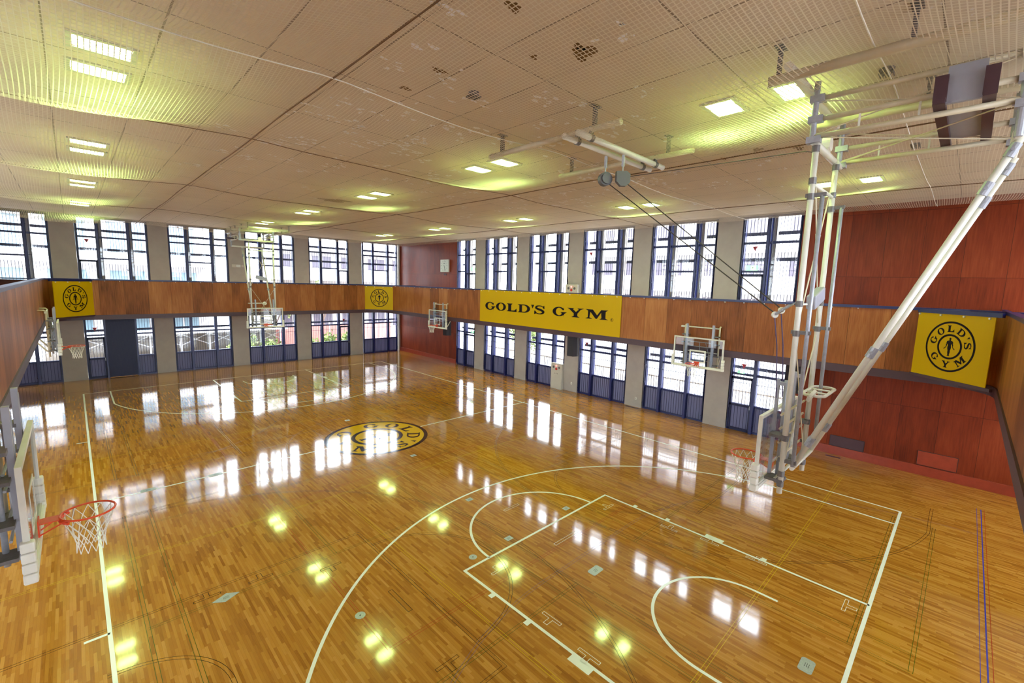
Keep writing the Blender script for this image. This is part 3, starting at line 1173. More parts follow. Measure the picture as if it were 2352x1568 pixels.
def window_proto(key, width_, panes, upper, door=None, shutter=None, triangle=None):
    """local: x along the wall from the centre, +y outdoors, z from the floor"""
    W2 = width_ / 2
    z0, z1 = (UH0, 8.5) if upper else (0.0, LH)
    t = empty('window', (0, 0, 0))
    edges = [-W2]
    tot = sum(panes)
    for p in panes:
        edges.append(edges[-1] + width_ * p / tot)
    fr = MB()
    for i, x in enumerate(edges):
        wd = .09 if i in (0, len(edges) - 1) else .13
        xa = x if i == 0 else (x - wd if i == len(edges) - 1 else x - wd / 2)
        fr.box(xa, xa + wd, -.02, .16, z0, z1)
        if not upper and 0 < i < len(edges) - 1:
            fr.box(xa + .01, xa + wd - .01, -.14, -.02, z0, z1 - .02)
        if upper and 0 < i < len(edges) - 1:
            fr.box(xa + .03, xa + wd - .03, -.12, -.02, z0, z1)
    fr.box(-W2, W2, 0, .1, z1 - .06, z1)
    fr.box(-W2, W2, -.01, .12, z0, z0 + .06)
    trs = [(6.36, .08, [1] if len(panes) == 3 else [0]), (7.44, .09, range(len(panes)))] if upper else [(1.04, .09, range(len(panes))), (2.29, .09, range(len(panes)))]
    for zt, h, cols in trs:
        for c in cols:
            fr.box(edges[c], edges[c + 1], -.01, .1, zt, zt + h)
    if upper:
        for c in range(len(panes)):
            fr.box(edges[c], edges[c + 1], -.07, -.06, 6.42, 6.435)
    fr.build('window_frame', M['navy'], t)
    if door is not None:
        d = MB()
        a, b = edges[door] + .06, edges[door + 1] - .06
        zt = 6.3 if upper else 2.22
        zb = z0 + .02
        d.box(a, a + .07, -.05, .03, zb, zt)
        d.box(b - .07, b, -.05, .03, zb, zt)
        for zz in (zb, (5.1 if upper else 1.02), zt - .1):
            d.box(a, b, -.05, .03, zz, zz + .1)
        dd = d.build('door_leaf', M['navy_dark'], t)
        h = MB()
        h.box(b - .05, b - .02, -.09, -.05, z0 + .95, z0 + 1.1)
        h.build('door_handle', M['steel'], dd)
    for c in range(len(panes)):
        a, b = edges[c] + .05, edges[c + 1] - .05
        if shutter == c:
            s = MB()
            s.box(edges[c] + .02, edges[c + 1] - .02, -.22, -.08, z0 + .04, z1 - .03)
            for k in range(24):
                xx = edges[c] + .05 + (edges[c + 1] - edges[c] - .1) * k / 23
                s.box(xx - .008, xx + .008, -.235, -.22, z0 + .05, z1 - .05)
            s.build('door_shutter', M['navy_dark'], t)['label'] = 'closed solid dark navy sliding door panel'
            continue
        g = MB()
        zs = z0 + .05 if upper else 1.1
        g.box(a, b, .045, .055, zs, z1 - .05)
        g.build('glass_pane', M['glass'], t)
        if not upper:
            g = MB()
            g.box(a, b, .04, .055, z0 + .05, 1.07)
            g.build('frosted_panel', M['frosted'], t)
        # protective rods in front of the glass
        gr = MB()
        n = max(4, round((b - a) / .115))
        zt = z1 - .08
        for k in range(n + 1):
            x = a + (b - a) * k / n
            q = .018 if k in (0, n) else .007
            gr.box(x - q, x + q, -.075 - q, -.075 + q, z0 + .1, zt)
        hz = (z0 + .1, zt) + (() if upper else (2.0,))
        for zz in hz:
            gr.box(a, b, -.08, -.07, zz - .009, zz + .009)
        for zz in ([5.0, 5.9, 6.9, 7.9] if upper else [.3, 1.3, 2.1, 3.1]):
            for x in (a, b):
                gr.box(x - .03, x + .03, -.1, .0, zz - .02, zz + .02)
        gr.build('guard_rods', M['navy_dark'], t)
    # fixed rails outside
    for zz, hh in ([(6.81, .13), (7.8, .13)] if upper else [(2.48, .12)]):
        s = MB()
        s.box(-W2, W2, .42, .46, zz, zz + hh)
        s.build('outdoor_rail', M['ext_band'], t)
    if upper:
        for i in range(1, len(edges) - 1):
            s = MB()
            s.box(edges[i] + .06, edges[i] + .2, .16, .4, z0, z1)
            s.build('concrete_fin', M['concrete'], t)
    if triangle is not None:
        s = MB()
        c = (edges[triangle] + edges[triangle + 1]) / 2
        zt = 7.28 if upper else 2.66
        s.poly([(c - .1, zt + .08), (c + .1, zt + .08), (c, zt - .1)], lambda x, y, d: (x, .043 - d, y), .002)
        fixnorm(s.build('rescue_mark', M['red'], t))['label'] = 'downward pointing rescue triangle sticker'
    return t


P3, P2 = (.8, 1.2, .8), (.95, 1.1)
specs = []
SRT = sorted(RW)
ordn = ['first', 'second', 'third', 'fourth', 'fifth', 'sixth']
wn = 0
cache = {}


def put_window(key, args, loc, rz, lab):
    global wn
    wn += 1
    if key in cache:
        t = copy_tree(cache[key])
    else:
        t = window_proto(key, *args[0], **args[1])
        cache[key] = t
    t.name = 'window_%d' % wn
    t.location = loc
    t.rotation_euler = (0, 0, rz)
    tag(t, lab, 'window', kind='structure')
    return t


for i, (a, b) in enumerate(FW):
    for up in (False, True):
        kw = {}
        if i == 1:
            kw = dict(door=0, shutter=(None if up else 1), triangle=0)
        if i == 4:
            kw = dict(door=2, triangle=(2 if not up else None))
        put_window('F%d%d%d' % (up, i in (1, 4), i if i in (1, 4) else 0), ((b - a - .01, P3, up), kw), ((a + b) / 2, YF + .1, 0), 0.0,
                   '%s window bay from the left in the far wall, %s' % (ordn[i], 'above the gallery' if up else 'at court level'))
for i, (a, b) in enumerate(RW):
    for up in (False, True):
        two = i in (0, 5)
        kw = {}
        if i == 5:
            kw = dict(door=0, triangle=0)
        if i == 3:
            kw = dict(triangle=0)
        if i == 0:
            kw = dict(door=1)
        put_window('R%d%d%d' % (up, two, i if i in (0, 3, 5) else 9), ((b - a - .01, P2 if two else P3, up), kw), (XR + .1, (a + b) / 2, 0), -pi / 2,
                   '%s window bay from the far corner in the right wall, %s' % (ordn[i], 'above the gallery' if up else 'at court level'))
for i, (a, b) in enumerate(FW):  # unseen near wall bays, added to bring daylight to the near right corner
    for up in (False, True):
        put_window('F%d%d%d' % (up, 0, 0), ((b - a - .01, P3, up), {}), ((a + b) / 2, YN - .1, 0), pi,
                   '%s window bay from the left wall in the unseen near wall, added for light, %s' % (ordn[i], 'above the gallery' if up else 'at court level'))
for i, (a, b) in enumerate(RW):
    for up in (False, True):
        two = i in (0, 5)
        put_window('R%d%d%d' % (up, two, 9 if not two else 0), ((b - a - .01, P2 if two else P3, up), {}), (XL - .1, (a + b) / 2, 0), pi / 2,
                   '%s window bay from the far corner in the left wall, %s' % (ordn[i], 'above the gallery' if up else 'at court level'))

# daylight sampling portals in the window openings (they give off no light of their own)
for nm, loc, rot, sx_, sy_ in (('far', (0, YF + .35, 0), (-pi / 2, 0, 0), 22.4, 0), ('near', (0, YN - .35, 0), (pi / 2, 0, 0), 22.4, 0),
                               ('right', (XR + .35, CYM, 0), (0, pi / 2, 0), 0, 20.5), ('left', (XL - .35, CYM, 0), (0, -pi / 2, 0), 0, 20.5)):
    for z0, z1 in ((0.0, LH), (UH0, 8.5)):
        ld = bpy.data.lights.new('daylight_portal', 'AREA')
        ld.shape = 'RECTANGLE'
        if sx_:
            ld.size, ld.size_y = sx_, z1 - z0
        else:
            ld.size, ld.size_y = z1 - z0, sy_
        ld.cycles.is_portal = True
        lo_ = bpy.data.objects.new('daylight_portal', ld)
        COL.objects.link(lo_)
        lo_.location = (loc[0], loc[1], (z0 + z1) / 2)
        lo_.rotation_euler = rot

# ---------------------------------------------------------------- banners and signs
t = empty('banner', (PX - .03, (18.42 + 9.4) / 2, ZPW))
tag(t, 'long yellow banner with wide black lettering on the right parapet', 'banner')
hw, hh = (18.42 - 9.4) / 2, 1.72
mb = MB()
mb.box(-.015, .0, -hw, hw, 0, hh)
mb.build('banner_sheet', M['sign_yellow'], t)
mb = MB()
TB = lambda x, y, d: (-.015 - d, hw - x, y)
h = .41
sx = (7.98) / width("GOLD'S GYM", h)
letters(mb, "GOLD'S GYM", TB, .45, .67, h, .003, sx)
fixnorm(mb.build('banner_lettering', M['sign_black'], t))
mb = MB()
mb.poly(ell(8.60, .70, .07, .07, 0, 360, 24), TB, .003, [ell(8.60, .70, .058, .058, 0, 360, 24)])
mb.poly([(8.57, .665), (8.58, .665), (8.58, .695), (8.605, .665), (8.62, .665), (8.59, .70), (8.61, .72), (8.59, .74), (8.57, .74)], TB, .003)
fixnorm(mb.build('registered_mark', M['sign_black'], t))
g = MB()
for i in range(18):
    y = -hw + .25 + i * (2 * hw - .5) / 17
    g.tube([(-.015, y, hh - .03), (-.024, y, hh - .03)], .014, 8)
build_each(g, 'eyelet', M['steel'], t)


def corner_sign(cx, cy_, rz, lab, wdt=2.0, hgt=1.62):
    """square board across a rounded corner; local +y looks into the hall"""
    t = empty('emblem_sign', (cx, cy_, ZPW + .02), rz)
    tag(t, lab, 'sign', 'square yellow emblem signs at the gallery corners')
    m = MB()
    m.box(-wdt / 2, wdt / 2, -.02, 0, 0, hgt)
    m.build('sign_board', M['sign_yellow'], t)
    e = MB()
    emblem(e, lambda x, y, d: (-x - .03, .0005 + d, hgt * .5 + y + .01), .63, .003)
    fixnorm(e.build('sign_emblem', M['sign_black'], t))
    m = MB()
    m.box(-wdt / 2 - .14, wdt / 2 + .14, -.05, .02, hgt, hgt + .1)
    m.build('top_rail', M['navy'], t)
    m = MB()
    m.box(-wdt / 2 - .12, wdt / 2 + .12, -.05, .025, -.075, 0)
    m.build('bottom_rail', M['fascia'], t)
    for i in range(4):
        m = MB()
        x = -wdt / 2 + .12 + i * (wdt - .24) / 3
        m.tube([(x, -.0, hgt - .035), (x, .03, hgt - .035)], .022, 10)
        m.build('sign_bolt', M['pad'], t)
    return t


corner_sign(7.86, -.42, R(45 + 1), 'yellow square sign with round black emblem across the corner nearest the red wood wall')
corner_sign(7.80, 28.72, R(135), 'yellow square sign with round black emblem across the far right gallery corner')
corner_sign(-7.50, 28.68, R(-135 + 4), 'yellow square sign with round black emblem across the far left gallery corner')


# ---------------------------------------------------------------- basketball hoops
def hoop_common(t, zb, hook_side=1):
    """board face on y = 0 looking along +y, floor at z = -zb"""
    z = lambda v: v - zb
    bf = empty('backboard', (0, 0, 0))
    fr = MB()
    for a in ((-.9, -.855, z(2.9), z(3.95)), (.855, .9, z(2.9), z(3.95)), (-.855, .855, z(2.9), z(2.945)), (-.855, .855, z(3.905), z(3.95))):
        fr.box(a[0], a[1], -.045, 0, a[2], a[3])
    bd = fr.build('backboard_frame', M['white_paint'], t)
    g = MB()
    g.box(-.855, .855, -.03, -.018, z(2.945), z(3.905))
    g.build('backboard_glass', M['board_glass'], t)
    ln = MB()
    for a in ((-.295, .295, z(3.05), z(3.10)), (-.295, .295, z(3.45), z(3.50)), (-.295, -.245, z(3.10), z(3.45)), (.245, .295, z(3.10), z(3.45))):
        ln.box(a[0], a[1], -.017, -.014, a[2], a[3])
    ln.build('target_square', M['pad'], t)
    pd = MB()
    pd.box(-.86, .86, -.06, .025, z(2.86), z(2.92))
    pd.build('bottom_pad', M['pad'], t, bevel=.015)
    for s in (-1, 1):
        pd = MB()
        for k in range(4):
            pd.box(s * .9 - .048, s * .9 + .048, -.065, .03, z(2.86 + .1 * k), z(2.955 + .1 * k))
        pd.build('side_pad', M['pad'], t, bevel=.015)
    rm = MB()
    RY, RZ = .385, z(3.05)
    rm.tube([(.225 * cos(2 * pi * i / 36), RY + .225 * sin(2 * pi * i / 36), RZ) for i in range(36)], .011, 8, closed=True)
    rim = rm.build('rim', M['orange'], t, smooth=True)
    br = MB()
    br.box(-.09, .09, .0, .012, RZ - .14, RZ + .04)
    br.box(-.075, .075, .0, .18, RZ - .006, RZ + .004)
    br.tube([(-.07, .01, RZ - .12), (-.12, .2, RZ - .012)], .008, 8)
    br.tube([(.07, .01, RZ - .12), (.12, .2, RZ - .012)], .008, 8)
    br.tube([(.225 * cos(R(a)), RY + .225 * sin(R(a)), RZ - .03) for a in range(225, 316, 10)], .016, 8)
    br.build('rim_bracket', M['orange'], rim)
    nt = MB()
    N = 12
    prof = [(.218, 0), (.19, .09), (.158, .17), (.132, .25), (.118, .33), (.125, .43)]
    for d in (-1, 1):
        for k in range(N):
            pts = []
            for j, (r, dz) in enumerate(prof):
                a = 2 * pi * (k + d * j * .5) / N
                pts.append((r * cos(a), RY + r * sin(a), RZ - .012 - dz))
            nt.tube(pts, .0042, 5, cap=False)
    nt.build('net', M['cord'], rim)
    return rim


def side_hoop():
    zb = 2.9
    z = lambda v: v - zb
    t = empty('basketball_hoop', (0, 0, zb))
    hoop_common(t, zb)
    for s in (-1, 1):
        c = MB()
        c.box(s * .47 - .035, s * .47 + .035, -.115, -.065, z(2.92), z(4.42))
        c.box(s * .47 - .045, s * .47 - .035 + .0, -.12, -.06, z(2.94), z(4.36))
        c.build('grey_channel', M['alu'], t)
        c = MB()
        c.tube([(s * .47, -.19, z(2.88)), (s * .47, -.19, z(4.05))], .024, 10)
        c.build('lift_tube', M['steel'], t, smooth=True)
        c = MB()
        c.tube([(s * .62, -.27, z(2.8)), (s * .62, -.27, z(4.33)), (s * .62, -.3, z(4.36)), (s * .62, -.46, z(4.36))], .03, 10)
        c.build('wall_bracket', M['cream_paint'], t, smooth=True)
        c = MB()
        c.tube([(s * .62, -.27, z(2.98)), (s * .62, -.33, z(3.0)), (s * .62, -.52, z(3.28)), (s * .62, -.58, z(3.45))], .024, 10)
        c.build('lower_arm', M['cream_paint'], t, smooth=True)
        c = MB()
        for zz in (2.98, 3.3, 3.72, 4.0):
            c.box(s * .47 - .05, s * .62 + s * .04, -.29, -.10, z(zz), z(zz) + .035) if s > 0 else c.box(s * .62 - .04, s * .47 + .05, -.29, -.10, z(zz), z(zz) + .035)
        build_each(c, 'clamp', M['dark_steel'], t)
    c = MB()
    for zz in (3.78, 3.62, 3.3, 3.12):
        c.tube([(-.5, -.15, z(zz)), (.5, -.15, z(zz))], .013, 8)
    c.tube([(0, -.15, z(3.78)), (0, -.15, z(3.3))], .012, 8)
    c.tube([(-.45, -.16, z(3.05)), (-.2, -.16, z(3.78))], .008, 6)
    build_each(c, 'cross_tube', M['steel'], t)
    c = MB()
    c.tube([(-.62, -.27, z(4.3)), (.72, -.27, z(4.3))], .022, 10)
    c.box(.66, .78, -.3, -.24, z(4.27), z(4.33))
    c.tube([(-.62, -.27, z(3.42)), (.62, -.27, z(3.42))], .022, 10)
    c.build('top_tube', M['white_paint'], t)
    return t


HG = 'wall mounted side court hoops'
hp = side_hoop()
for i, (x, y, rz, lab) in enumerate(((-8.0, 5.93, -pi / 2, 'glass backboard hoop on the left parapet, nearest the camera'),
                                     (-7.98, 21.55, -pi / 2, 'small glass backboard hoop on the left parapet near the far left sign'),
                                     (8.13, 22.07, pi / 2, 'glass backboard hoop on the right parapet near the far corner'),
                                     (8.16, 5.98, pi / 2, 'glass backboard hoop on the right parapet, right of the long yellow banner'))):
    o = hp if i == 0 else copy_tree(hp)
    o.location = (x, y, 2.9)
    o.rotation_euler = (0, 0, rz)
    tag(o, lab, 'basketball hoop', HG)


def hung_hoop():
    zb = 2.83
    z = lambda v: v - zb
    t = empty('basketball_hoop', (0, 0, zb))
    hoop_common(t, zb)
    YPL = -.27
    for s in (-1, 1):
        c = MB()
        c.tube([(s * .6, YPL, z(2.82)), (s * .6, YPL, z(7.6))], .037, 12)
        c.build('mast_pipe', M['white_paint'], t, smooth=True)
        c = MB()
        c.tube([(s * .6, YPL - .13, z(3.25)), (s * .6, YPL - .13, z(6.92))], .026, 10)
        c.build('slide_pipe', M['steel'], t, smooth=True)
        c = MB()
        c.box(s * .45 - .025, s * .45 + .025, -.10, -.06, z(2.93), z(4.42))
        c.box(s * .45 - .03, s * .45 + .03, -.19, -.07, z(4.34), z(4.39))
        c.box(s * .45 - .03, s * .45 + .03, -.19, -.07, z(2.95), z(3.0))
        c.build('grey_channel', M['alu'], t)
        c = MB()
        c.tube([(s * .45, -.18, z(2.9)), (s * .45, -.18, z(4.42))], .024, 10)
        c.build('lift_tube', M['steel'], t, smooth=True)
        c = MB()
        for zz in (2.95, 3.1, 3.62, 5.1, 5.5, 6.9, 7.1, 7.5):
            c.tube([(s * .6, YPL, z(zz) - .03), (s * .6, YPL, z(zz) + .05)], .046, 12)
        for zz in (5.12, 6.92, 3.3):
            c.box(s * .6 - .022, s * .6 + .022, YPL - .17, YPL + .06, z(zz) - .02, z(zz) + .03)
        for zz in (2.98, 3.62):
            c.box(min(s * .43, s * .64), max(s * .43, s * .64), -.3, -.07, z(zz), z(zz) + .04)
        build_each(c, 'pipe_clamp', M['dark_steel'], t)
        # slanting brace
        a, b = Vector((s * .5, -.38, z(3.22))), Vector((s * .5, -2.08, z(7.32)))
        c = MB()
        c.tube([a, b], .036, 12)
        br = c.build('slanting_brace', M['white_paint'], t, smooth=True)
        c = MB()
        d = (b - a)
        for k in (.10, .42, .88, .97):
            p = a + d * k
            c.tube([p - d.normalized() * .07, p + d.normalized() * .07], .046, 12)
            c.tube([p + Vector((.07, 0, 0)), p - Vector((.07, 0, 0))], .018, 8)
        build_each(c, 'brace_clamp', M['steel'], br)
        # frame under the ceiling
        xo = -.62 if s < 0 else 1.02
        c = MB()
        for zz in (8.12, 7.87, 7.66):
            c.tube([(xo, -.22, z(zz)), (xo, -2.05, z(zz))], .032, 10)
        build_each(c, 'long_tube', M['cream_paint'], t, smooth=True)
        c = MB()
        c.tube([(xo, -.22, z(7.58)), (xo, -.22, z(8.33))], .036, 12)
        c.tube([(xo, -2.05, z(7.3)), (xo, -2.05, z(8.33))], .036, 12)
        for yy in (-.22, -2.05):
            for zz in (8.12, 7.87, 7.62):
                c.box(xo - .05, xo + .05, yy - .06 + (.0 if yy < -1 else -.04), yy + .06, z(zz) - .04, z(zz) + .04)
        build_each(c, 'upright_piece', M['steel'], t)
        c = MB()
        for yy in (-.7, -1.25):
            c.box(xo - .008, xo + .008, yy - .01, yy + .01, z(7.66), z(7.87))
        build_each(c, 'spacer', M['white_paint'], t)
    c = MB()
    for (p, q) in (((-.6, 7.45), (.6, 5.15)), ((.6, 7.45), (-.6, 5.15)), ((-.6, 5.05), (.6, 3.1)), ((.6, 5.05), (-.6, 3.1))):
        c.tube([(p[0], YPL, z(p[1])), (q[0], YPL, z(q[1]))], .009, 6)
        m0 = Vector((p[0], YPL, z(p[1]))).lerp(Vector((q[0], YPL, z(q[1]))), .42)
        m1 = Vector((p[0], YPL, z(p[1]))).lerp(Vector((q[0], YPL, z(q[1]))), .5)
        c.tube([m0, m1], .015, 8)
    for xo in (-.62, 1.02):
        c.tube([(xo, -.22, z(8.1)), (xo, -2.05, z(7.68))], .008, 6)
        c.tube([(xo, -.22, z(7.68)), (xo, -2.05, z(8.1))], .008, 6)
    c.tube([(-.62, -.22, z(7.66)), (1.02, -2.05, z(7.66))], .008, 6)
    c.tube([(1.02, -.22, z(7.66)), (-.62, -2.05, z(7.66))], .008, 6)
    build_each(c, 'bracing_rod', M['cream_paint'], t)
    c = MB()
    c.tube([(-.6, YPL, z(7.08)), (.6, YPL, z(7.08))], .024, 10)
    c.tube([(-.62, -.24, z(7.6)), (1.02, -.24, z(7.6))], .045, 12)
    c.tube([(-.62, -2.05, z(7.34)), (1.02, -2.05, z(7.34))], .045, 12)
    c.tube([(-.6, YPL, z(3.12)), (.6, YPL, z(3.12))], .02, 10)
    c.tube([(-.6, YPL, z(5.5)), (.6, YPL, z(5.5))], .014, 8)
    c.tube([(-.55, -.38, z(3.2)), (.55, -.38, z(3.2))], .03, 10)
    build_each(c, 'cross_tube', M['white_paint'], t, smooth=True)
    c = MB()
    for zz, rr in ((3.95, .016), (3.75, .016), (3.55, .016), (3.3, .016), (3.02, .018)):
        c.tube([(-.62, -.2, z(zz)), (.62, -.2, z(zz))], rr, 8)
    build_each(c, 'board_support', M['cream_paint'], t)
    c = MB()
    c.tube([(-1.45, -.1, z(8.28)), (1.2, -.1, z(8.28))], .055, 14)
    c.tube([(-1.45, -2.1, z(8.28)), (1.2, -2.1, z(8.28))], .055, 14)
    build_each(c, 'hanger_pipe', M['white_paint'], t, smooth=True)
    for xo in (-1.37, .68):
        c = MB()
        c.tube([(xo, .12, z(8.19)), (xo, -4.3, z(8.19))], .055, 14)
        rl = c.build('ceiling_rail', M['cream_paint'], t, smooth=True)
        c = MB()
        for yy in (.02, -1.2, -2.6, -3.6):
            c.box(xo - .03, xo + .03, yy - .02, yy + .02, z(8.2), z(ZC))
            c.box(xo - .1, xo + .1, yy - .05, yy + .05, z(ZC) - .015, z(ZC) - .002)
        build_each(c, 'rail_hanger', M['dark_steel'], rl)
    # drive unit across the frame
    c = MB()
    for yy in (-1.42, -1.8):
        c.box(-.85, 1.35, yy - .05, yy + .05, z(7.7), z(7.76))
        c.box(-.82, -.72, yy - .055, yy + .055, z(7.74), z(8.0))
    u = build_each(c, 'drive_bar', M['fascia'], t)[0]
    c = MB()
    c.box(-.3, 1.0, -1.76, -1.46, z(7.765), z(7.785))
    c.box(-.75, -.70, -1.76, -1.46, z(7.72), z(8.1))
    c.build('drive_plate', M['alu'], u)
    c = MB()
    c.tube([(.05, -.3, z(7.72)), (.05, -.2, z(7.72))], .1, 20)
    c.box(-.03, .13, -.28, -.22, z(7.58), z(7.72))
    c.build('pulley_wheel', M['pad'], t)
    # box on the mast and looped guard at the board top
    c = MB()
    c.bar((-.22, YPL - .05, z(5.52)), (.3, YPL - .05, z(5.66)), .12, .2)
    c.build('hoist_box', M['alu'], t, bevel=.02)
    c = MB()
    P = [(-.05, -.3), (.62, -.3), (.7, -.36), (.7, -.52), (.62, -.58), (-.05, -.58), (-.13, -.52), (-.13, -.36)]
    c.tube([(x, y, z(4.2)) for x, y in P], .022, 10, closed=True)
    for x in (.15, .42):
        c.tube([(x, -.3, z(4.2)), (x, -.58, z(4.2))], .014, 8)
    c.build('looped_guard', M['white_paint'], t, smooth=True)
    c = MB()
    c.tube([(-.1, -.45, z(4.18)), (-.1, -.41, z(4.2))], .1, 20)
    c.build('guard_disc', M['pad'], t)
    return t


hh1 = hung_hoop()
hh1.location = (0.0, 1.2, 2.83)
tag(hh1, 'tall white pipe framed hoop hanging from the ceiling at the near baseline', 'basketball hoop', 'ceiling hung court hoops')
hh2 = copy_tree(hh1)
hh2.location = (0.0, 26.84, 2.83)
hh2.rotation_euler = (0, 0, pi)
tag(hh2, 'white pipe framed hoop hanging from the ceiling at the far baseline', 'basketball hoop', 'ceiling hung court hoops')

# ---------------------------------------------------------------- pulley rack, hoists, ropes
t = empty('pulley_rack', (-.4, 4.8, ZC))
tag(t, 'cream pipe rack under the ceiling net carrying two grey cable hoists', 'pipe rack')
for xo, y0, y1 in ((-1.37, 3.4, 6.45), (.74, 3.2, 6.4)):
    c = MB()
    c.tube([(xo + .4, y0 - 4.8, 8.2 - ZC), (xo + .4, y1 - 4.8, 8.2 - ZC)], .05, 12)
    r = c.build('rack_rail', M['cream_paint'], t, smooth=True)
    c = MB()
    for yy in (y0 + .5, y1 - .35):
        c.box(xo + .37, xo + .43, yy - 4.83, yy - 4.77, 8.2 - ZC, 0)
        c.box(xo + .3, xo + .5, yy - 4.85, yy - 4.75, -.015, -.002)
    build_each(c, 'rail_hanger', M['grey_box'], r)
for yy in (4.24, 3.96):
    c = MB()
    c.tube([(-1.72 + .4, yy - 4.8, 8.07 - ZC), (1.05 + .4, yy - 4.8, 8.07 - ZC)], .05, 14)
    r = c.build('cross_pipe', M['white_paint'], t, smooth=True)
    c = MB()
    for xo in (-1.37, .74):
        c.tube([(xo + .36, yy - 4.8, 8.07 - ZC), (xo + .44, yy - 4.8, 8.07 - ZC)], .062, 12)
        c.box(xo + .36, xo + .44, yy - 4.82, yy - 4.78, 8.1 - ZC, 8.24 - ZC)
    build_each(c, 'pipe_clamp', M['dark_steel'], r)
for i, (x, y, lab) in enumerate(((-.55, 4.22, 'round grey cable hoist hanging from the pipe rack, left one'), (-.42, 3.94, 'squarish grey cable hoist hanging from the pipe rack, right one'))):
    zt = 8.02
    t = empty('cable_hoist', (x, y, zt))
    tag(t, lab, 'cable hoist', 'cable hoists on the ceiling rack')
    c = MB()
    if i == 0:
        c.tube([(-.03, -.05, -.42), (.03, .05, -.42)], .12, 24)
        c.tube([(-.05, -.08, -.42), (.05, .08, -.42)], .09, 24)
    else:
        c.poly([(-.12, .12), (-.12, -.05), (-.04, -.13), (.06, -.13), (.13, -.06), (.13, .08), (.06, .13)], lambda a, b, d: (a * .75 + d * .55 - .03, -a * .65 + d * .7 - .04, b - .43), .1)
    o = fixnorm(c.build('hoist_drum', M['grey_box'], t))
    c = MB()
    c.box(-.02, .02, -.02, .02, -.22, -.02)
    c.tube([(0, 0, -.2), (0, 0, -.32)], .012, 8)
    c.build('hoist_hook', M['steel'], t)
    px, py, pz = ((-.5, 1.24, 5.36), (-.36, 1.2, 5.42))[i]
    c = MB()
    c.tube([(x + .06, y - .05, zt - .5), (px, py, pz)], .009, 6)
    o = c.build('hoist_cable', M['wire'])
    tag(o, ('dark steel cable from the round hoist down to the pulley', 'dark steel cable from the squarish hoist down to the pulley')[i], 'cable', 'hoist cables')
    t = empty('rope_pulley', (px, py, pz))
    tag(t, ('small white pulley beside the near hoop mast, lower left one', 'small white pulley beside the near hoop mast, upper right one')[i], 'pulley', 'rope pulleys')
    c = MB()
    c.tube([(-.01, -.012, -.02), (.01, .012, -.02)], .045, 20)
    c.build('pulley_sheave', M['pad'], t)
    c = MB()
    c.bar((0, 0, -.02), (-.08, -.12, .06), .03, .03)
    c.tube([(-.08, -.12, .06), (-.1 - .08 * (i == 0), -.26, .14)], .008, 6)
    c.build('pulley_block', M['steel'], t)
    c = MB()
    c.tube([(px, py, pz - .06), (px + .02, py - .06, 4.9), (px + .03, py - .12, 4.15)], .008, 6)
    o = c.build('hanging_rope', M['purple_rope'])
    tag(o, ('thin purple rope hanging from the lower left pulley', 'thin purple rope hanging from the upper right pulley')[i], 'rope', 'ropes below the pulleys')
c = MB()
c.tube([(-.38, 3.80, 7.62), (-.3, 1.12, 7.58), (-.12, 1.08, 7.6)], .006, 6)
o = c.build('guide_cable', M['wire'])
tag(o, 'thin cable from the squarish hoist to the top of the near hoop frame', 'cable')

# ---------------------------------------------------------------- things on walls
t = empty('wall_clock', (XR + .03, 25.56, 6.79))
tag(t, 'square white wall clock on the dark panelling by the far corner', 'clock')
c = MB()
c.box(-.12, 0, -.47, .47, -.43, .43)
c.build('clock_case', M['clock_face'], t, bevel=.02)
c = MB()
for k in range(12):
    a = k * pi / 6
    r0, r1 = (.27, .37) if k % 3 == 0 else (.31, .37)
    c.bar((-.123, -r0 * sin(a), r0 * cos(a)), (-.123, -r1 * sin(a), r1 * cos(a)), .03, .004, up=(1, 0, 0))
c.box(-.124, -.12, -.09, .09, .13, .19)
c.build('clock_marks', M['clock_grey'], t)
for nm, a, l, wd in (('hour_hand', R(5.45 * 30), .2, .03), ('minute_hand', R(27 * 6), .32, .02)):
    c = MB()
    c.bar((-.13, -(-.05) * sin(a), -.05 * cos(a)), (-.13, -l * sin(a), l * cos(a)), wd, .006, up=(1, 0, 0))
    c.build(nm, M['sign_black'], t)
c = MB()
c.box(-.03, 0, -.13, -.03, -.66, -.54)
c.box(-.03, 0, .05, .15, -.66, -.54)
o = c.build('wall_switch', M['fascia'], loc=(XR + .03, 25.56, 6.79))
tag(o, 'pair of small dark switches below the white wall clock', 'switch')

for i, (x, y, zz, lab) in enumerate(((9.1, 22.45, 2.32, 'black column loudspeaker under the gallery near the far corner'),
                                     (8.95, 12.25, 2.38, 'black column loudspeaker under the gallery below the long banner'),
                                     (9.5, 3.2, 2.3, 'black column loudspeaker under the gallery behind the near hoop'))):
    t = empty('loudspeaker', (x, y, zz), R(12))
    tag(t, lab, 'loudspeaker', 'column loudspeakers under the gallery')
    c = MB()
    c.poly([(-.0, -.26), (.16, -.26), (.16, .26), (0, .26), (-.16, .14), (-.16, -.14)], lambda a, b, d: (a, b, d), .93)
    fixnorm(c.build('speaker_case', M['speaker_black'], t))
    c = MB()
    for k in range(9):
        c.box(-.165, -.16, -.12 + k * .03, -.115 + k * .03, .04, .89)
    c.build('grille_cloth', M['dark_slot'], t)
    c = MB()
    c.box(.04, .1, -.03, .03, .93, ZP0 + .15 - zz)
    c.build('hanging_bracket', M['dark_steel'], t)


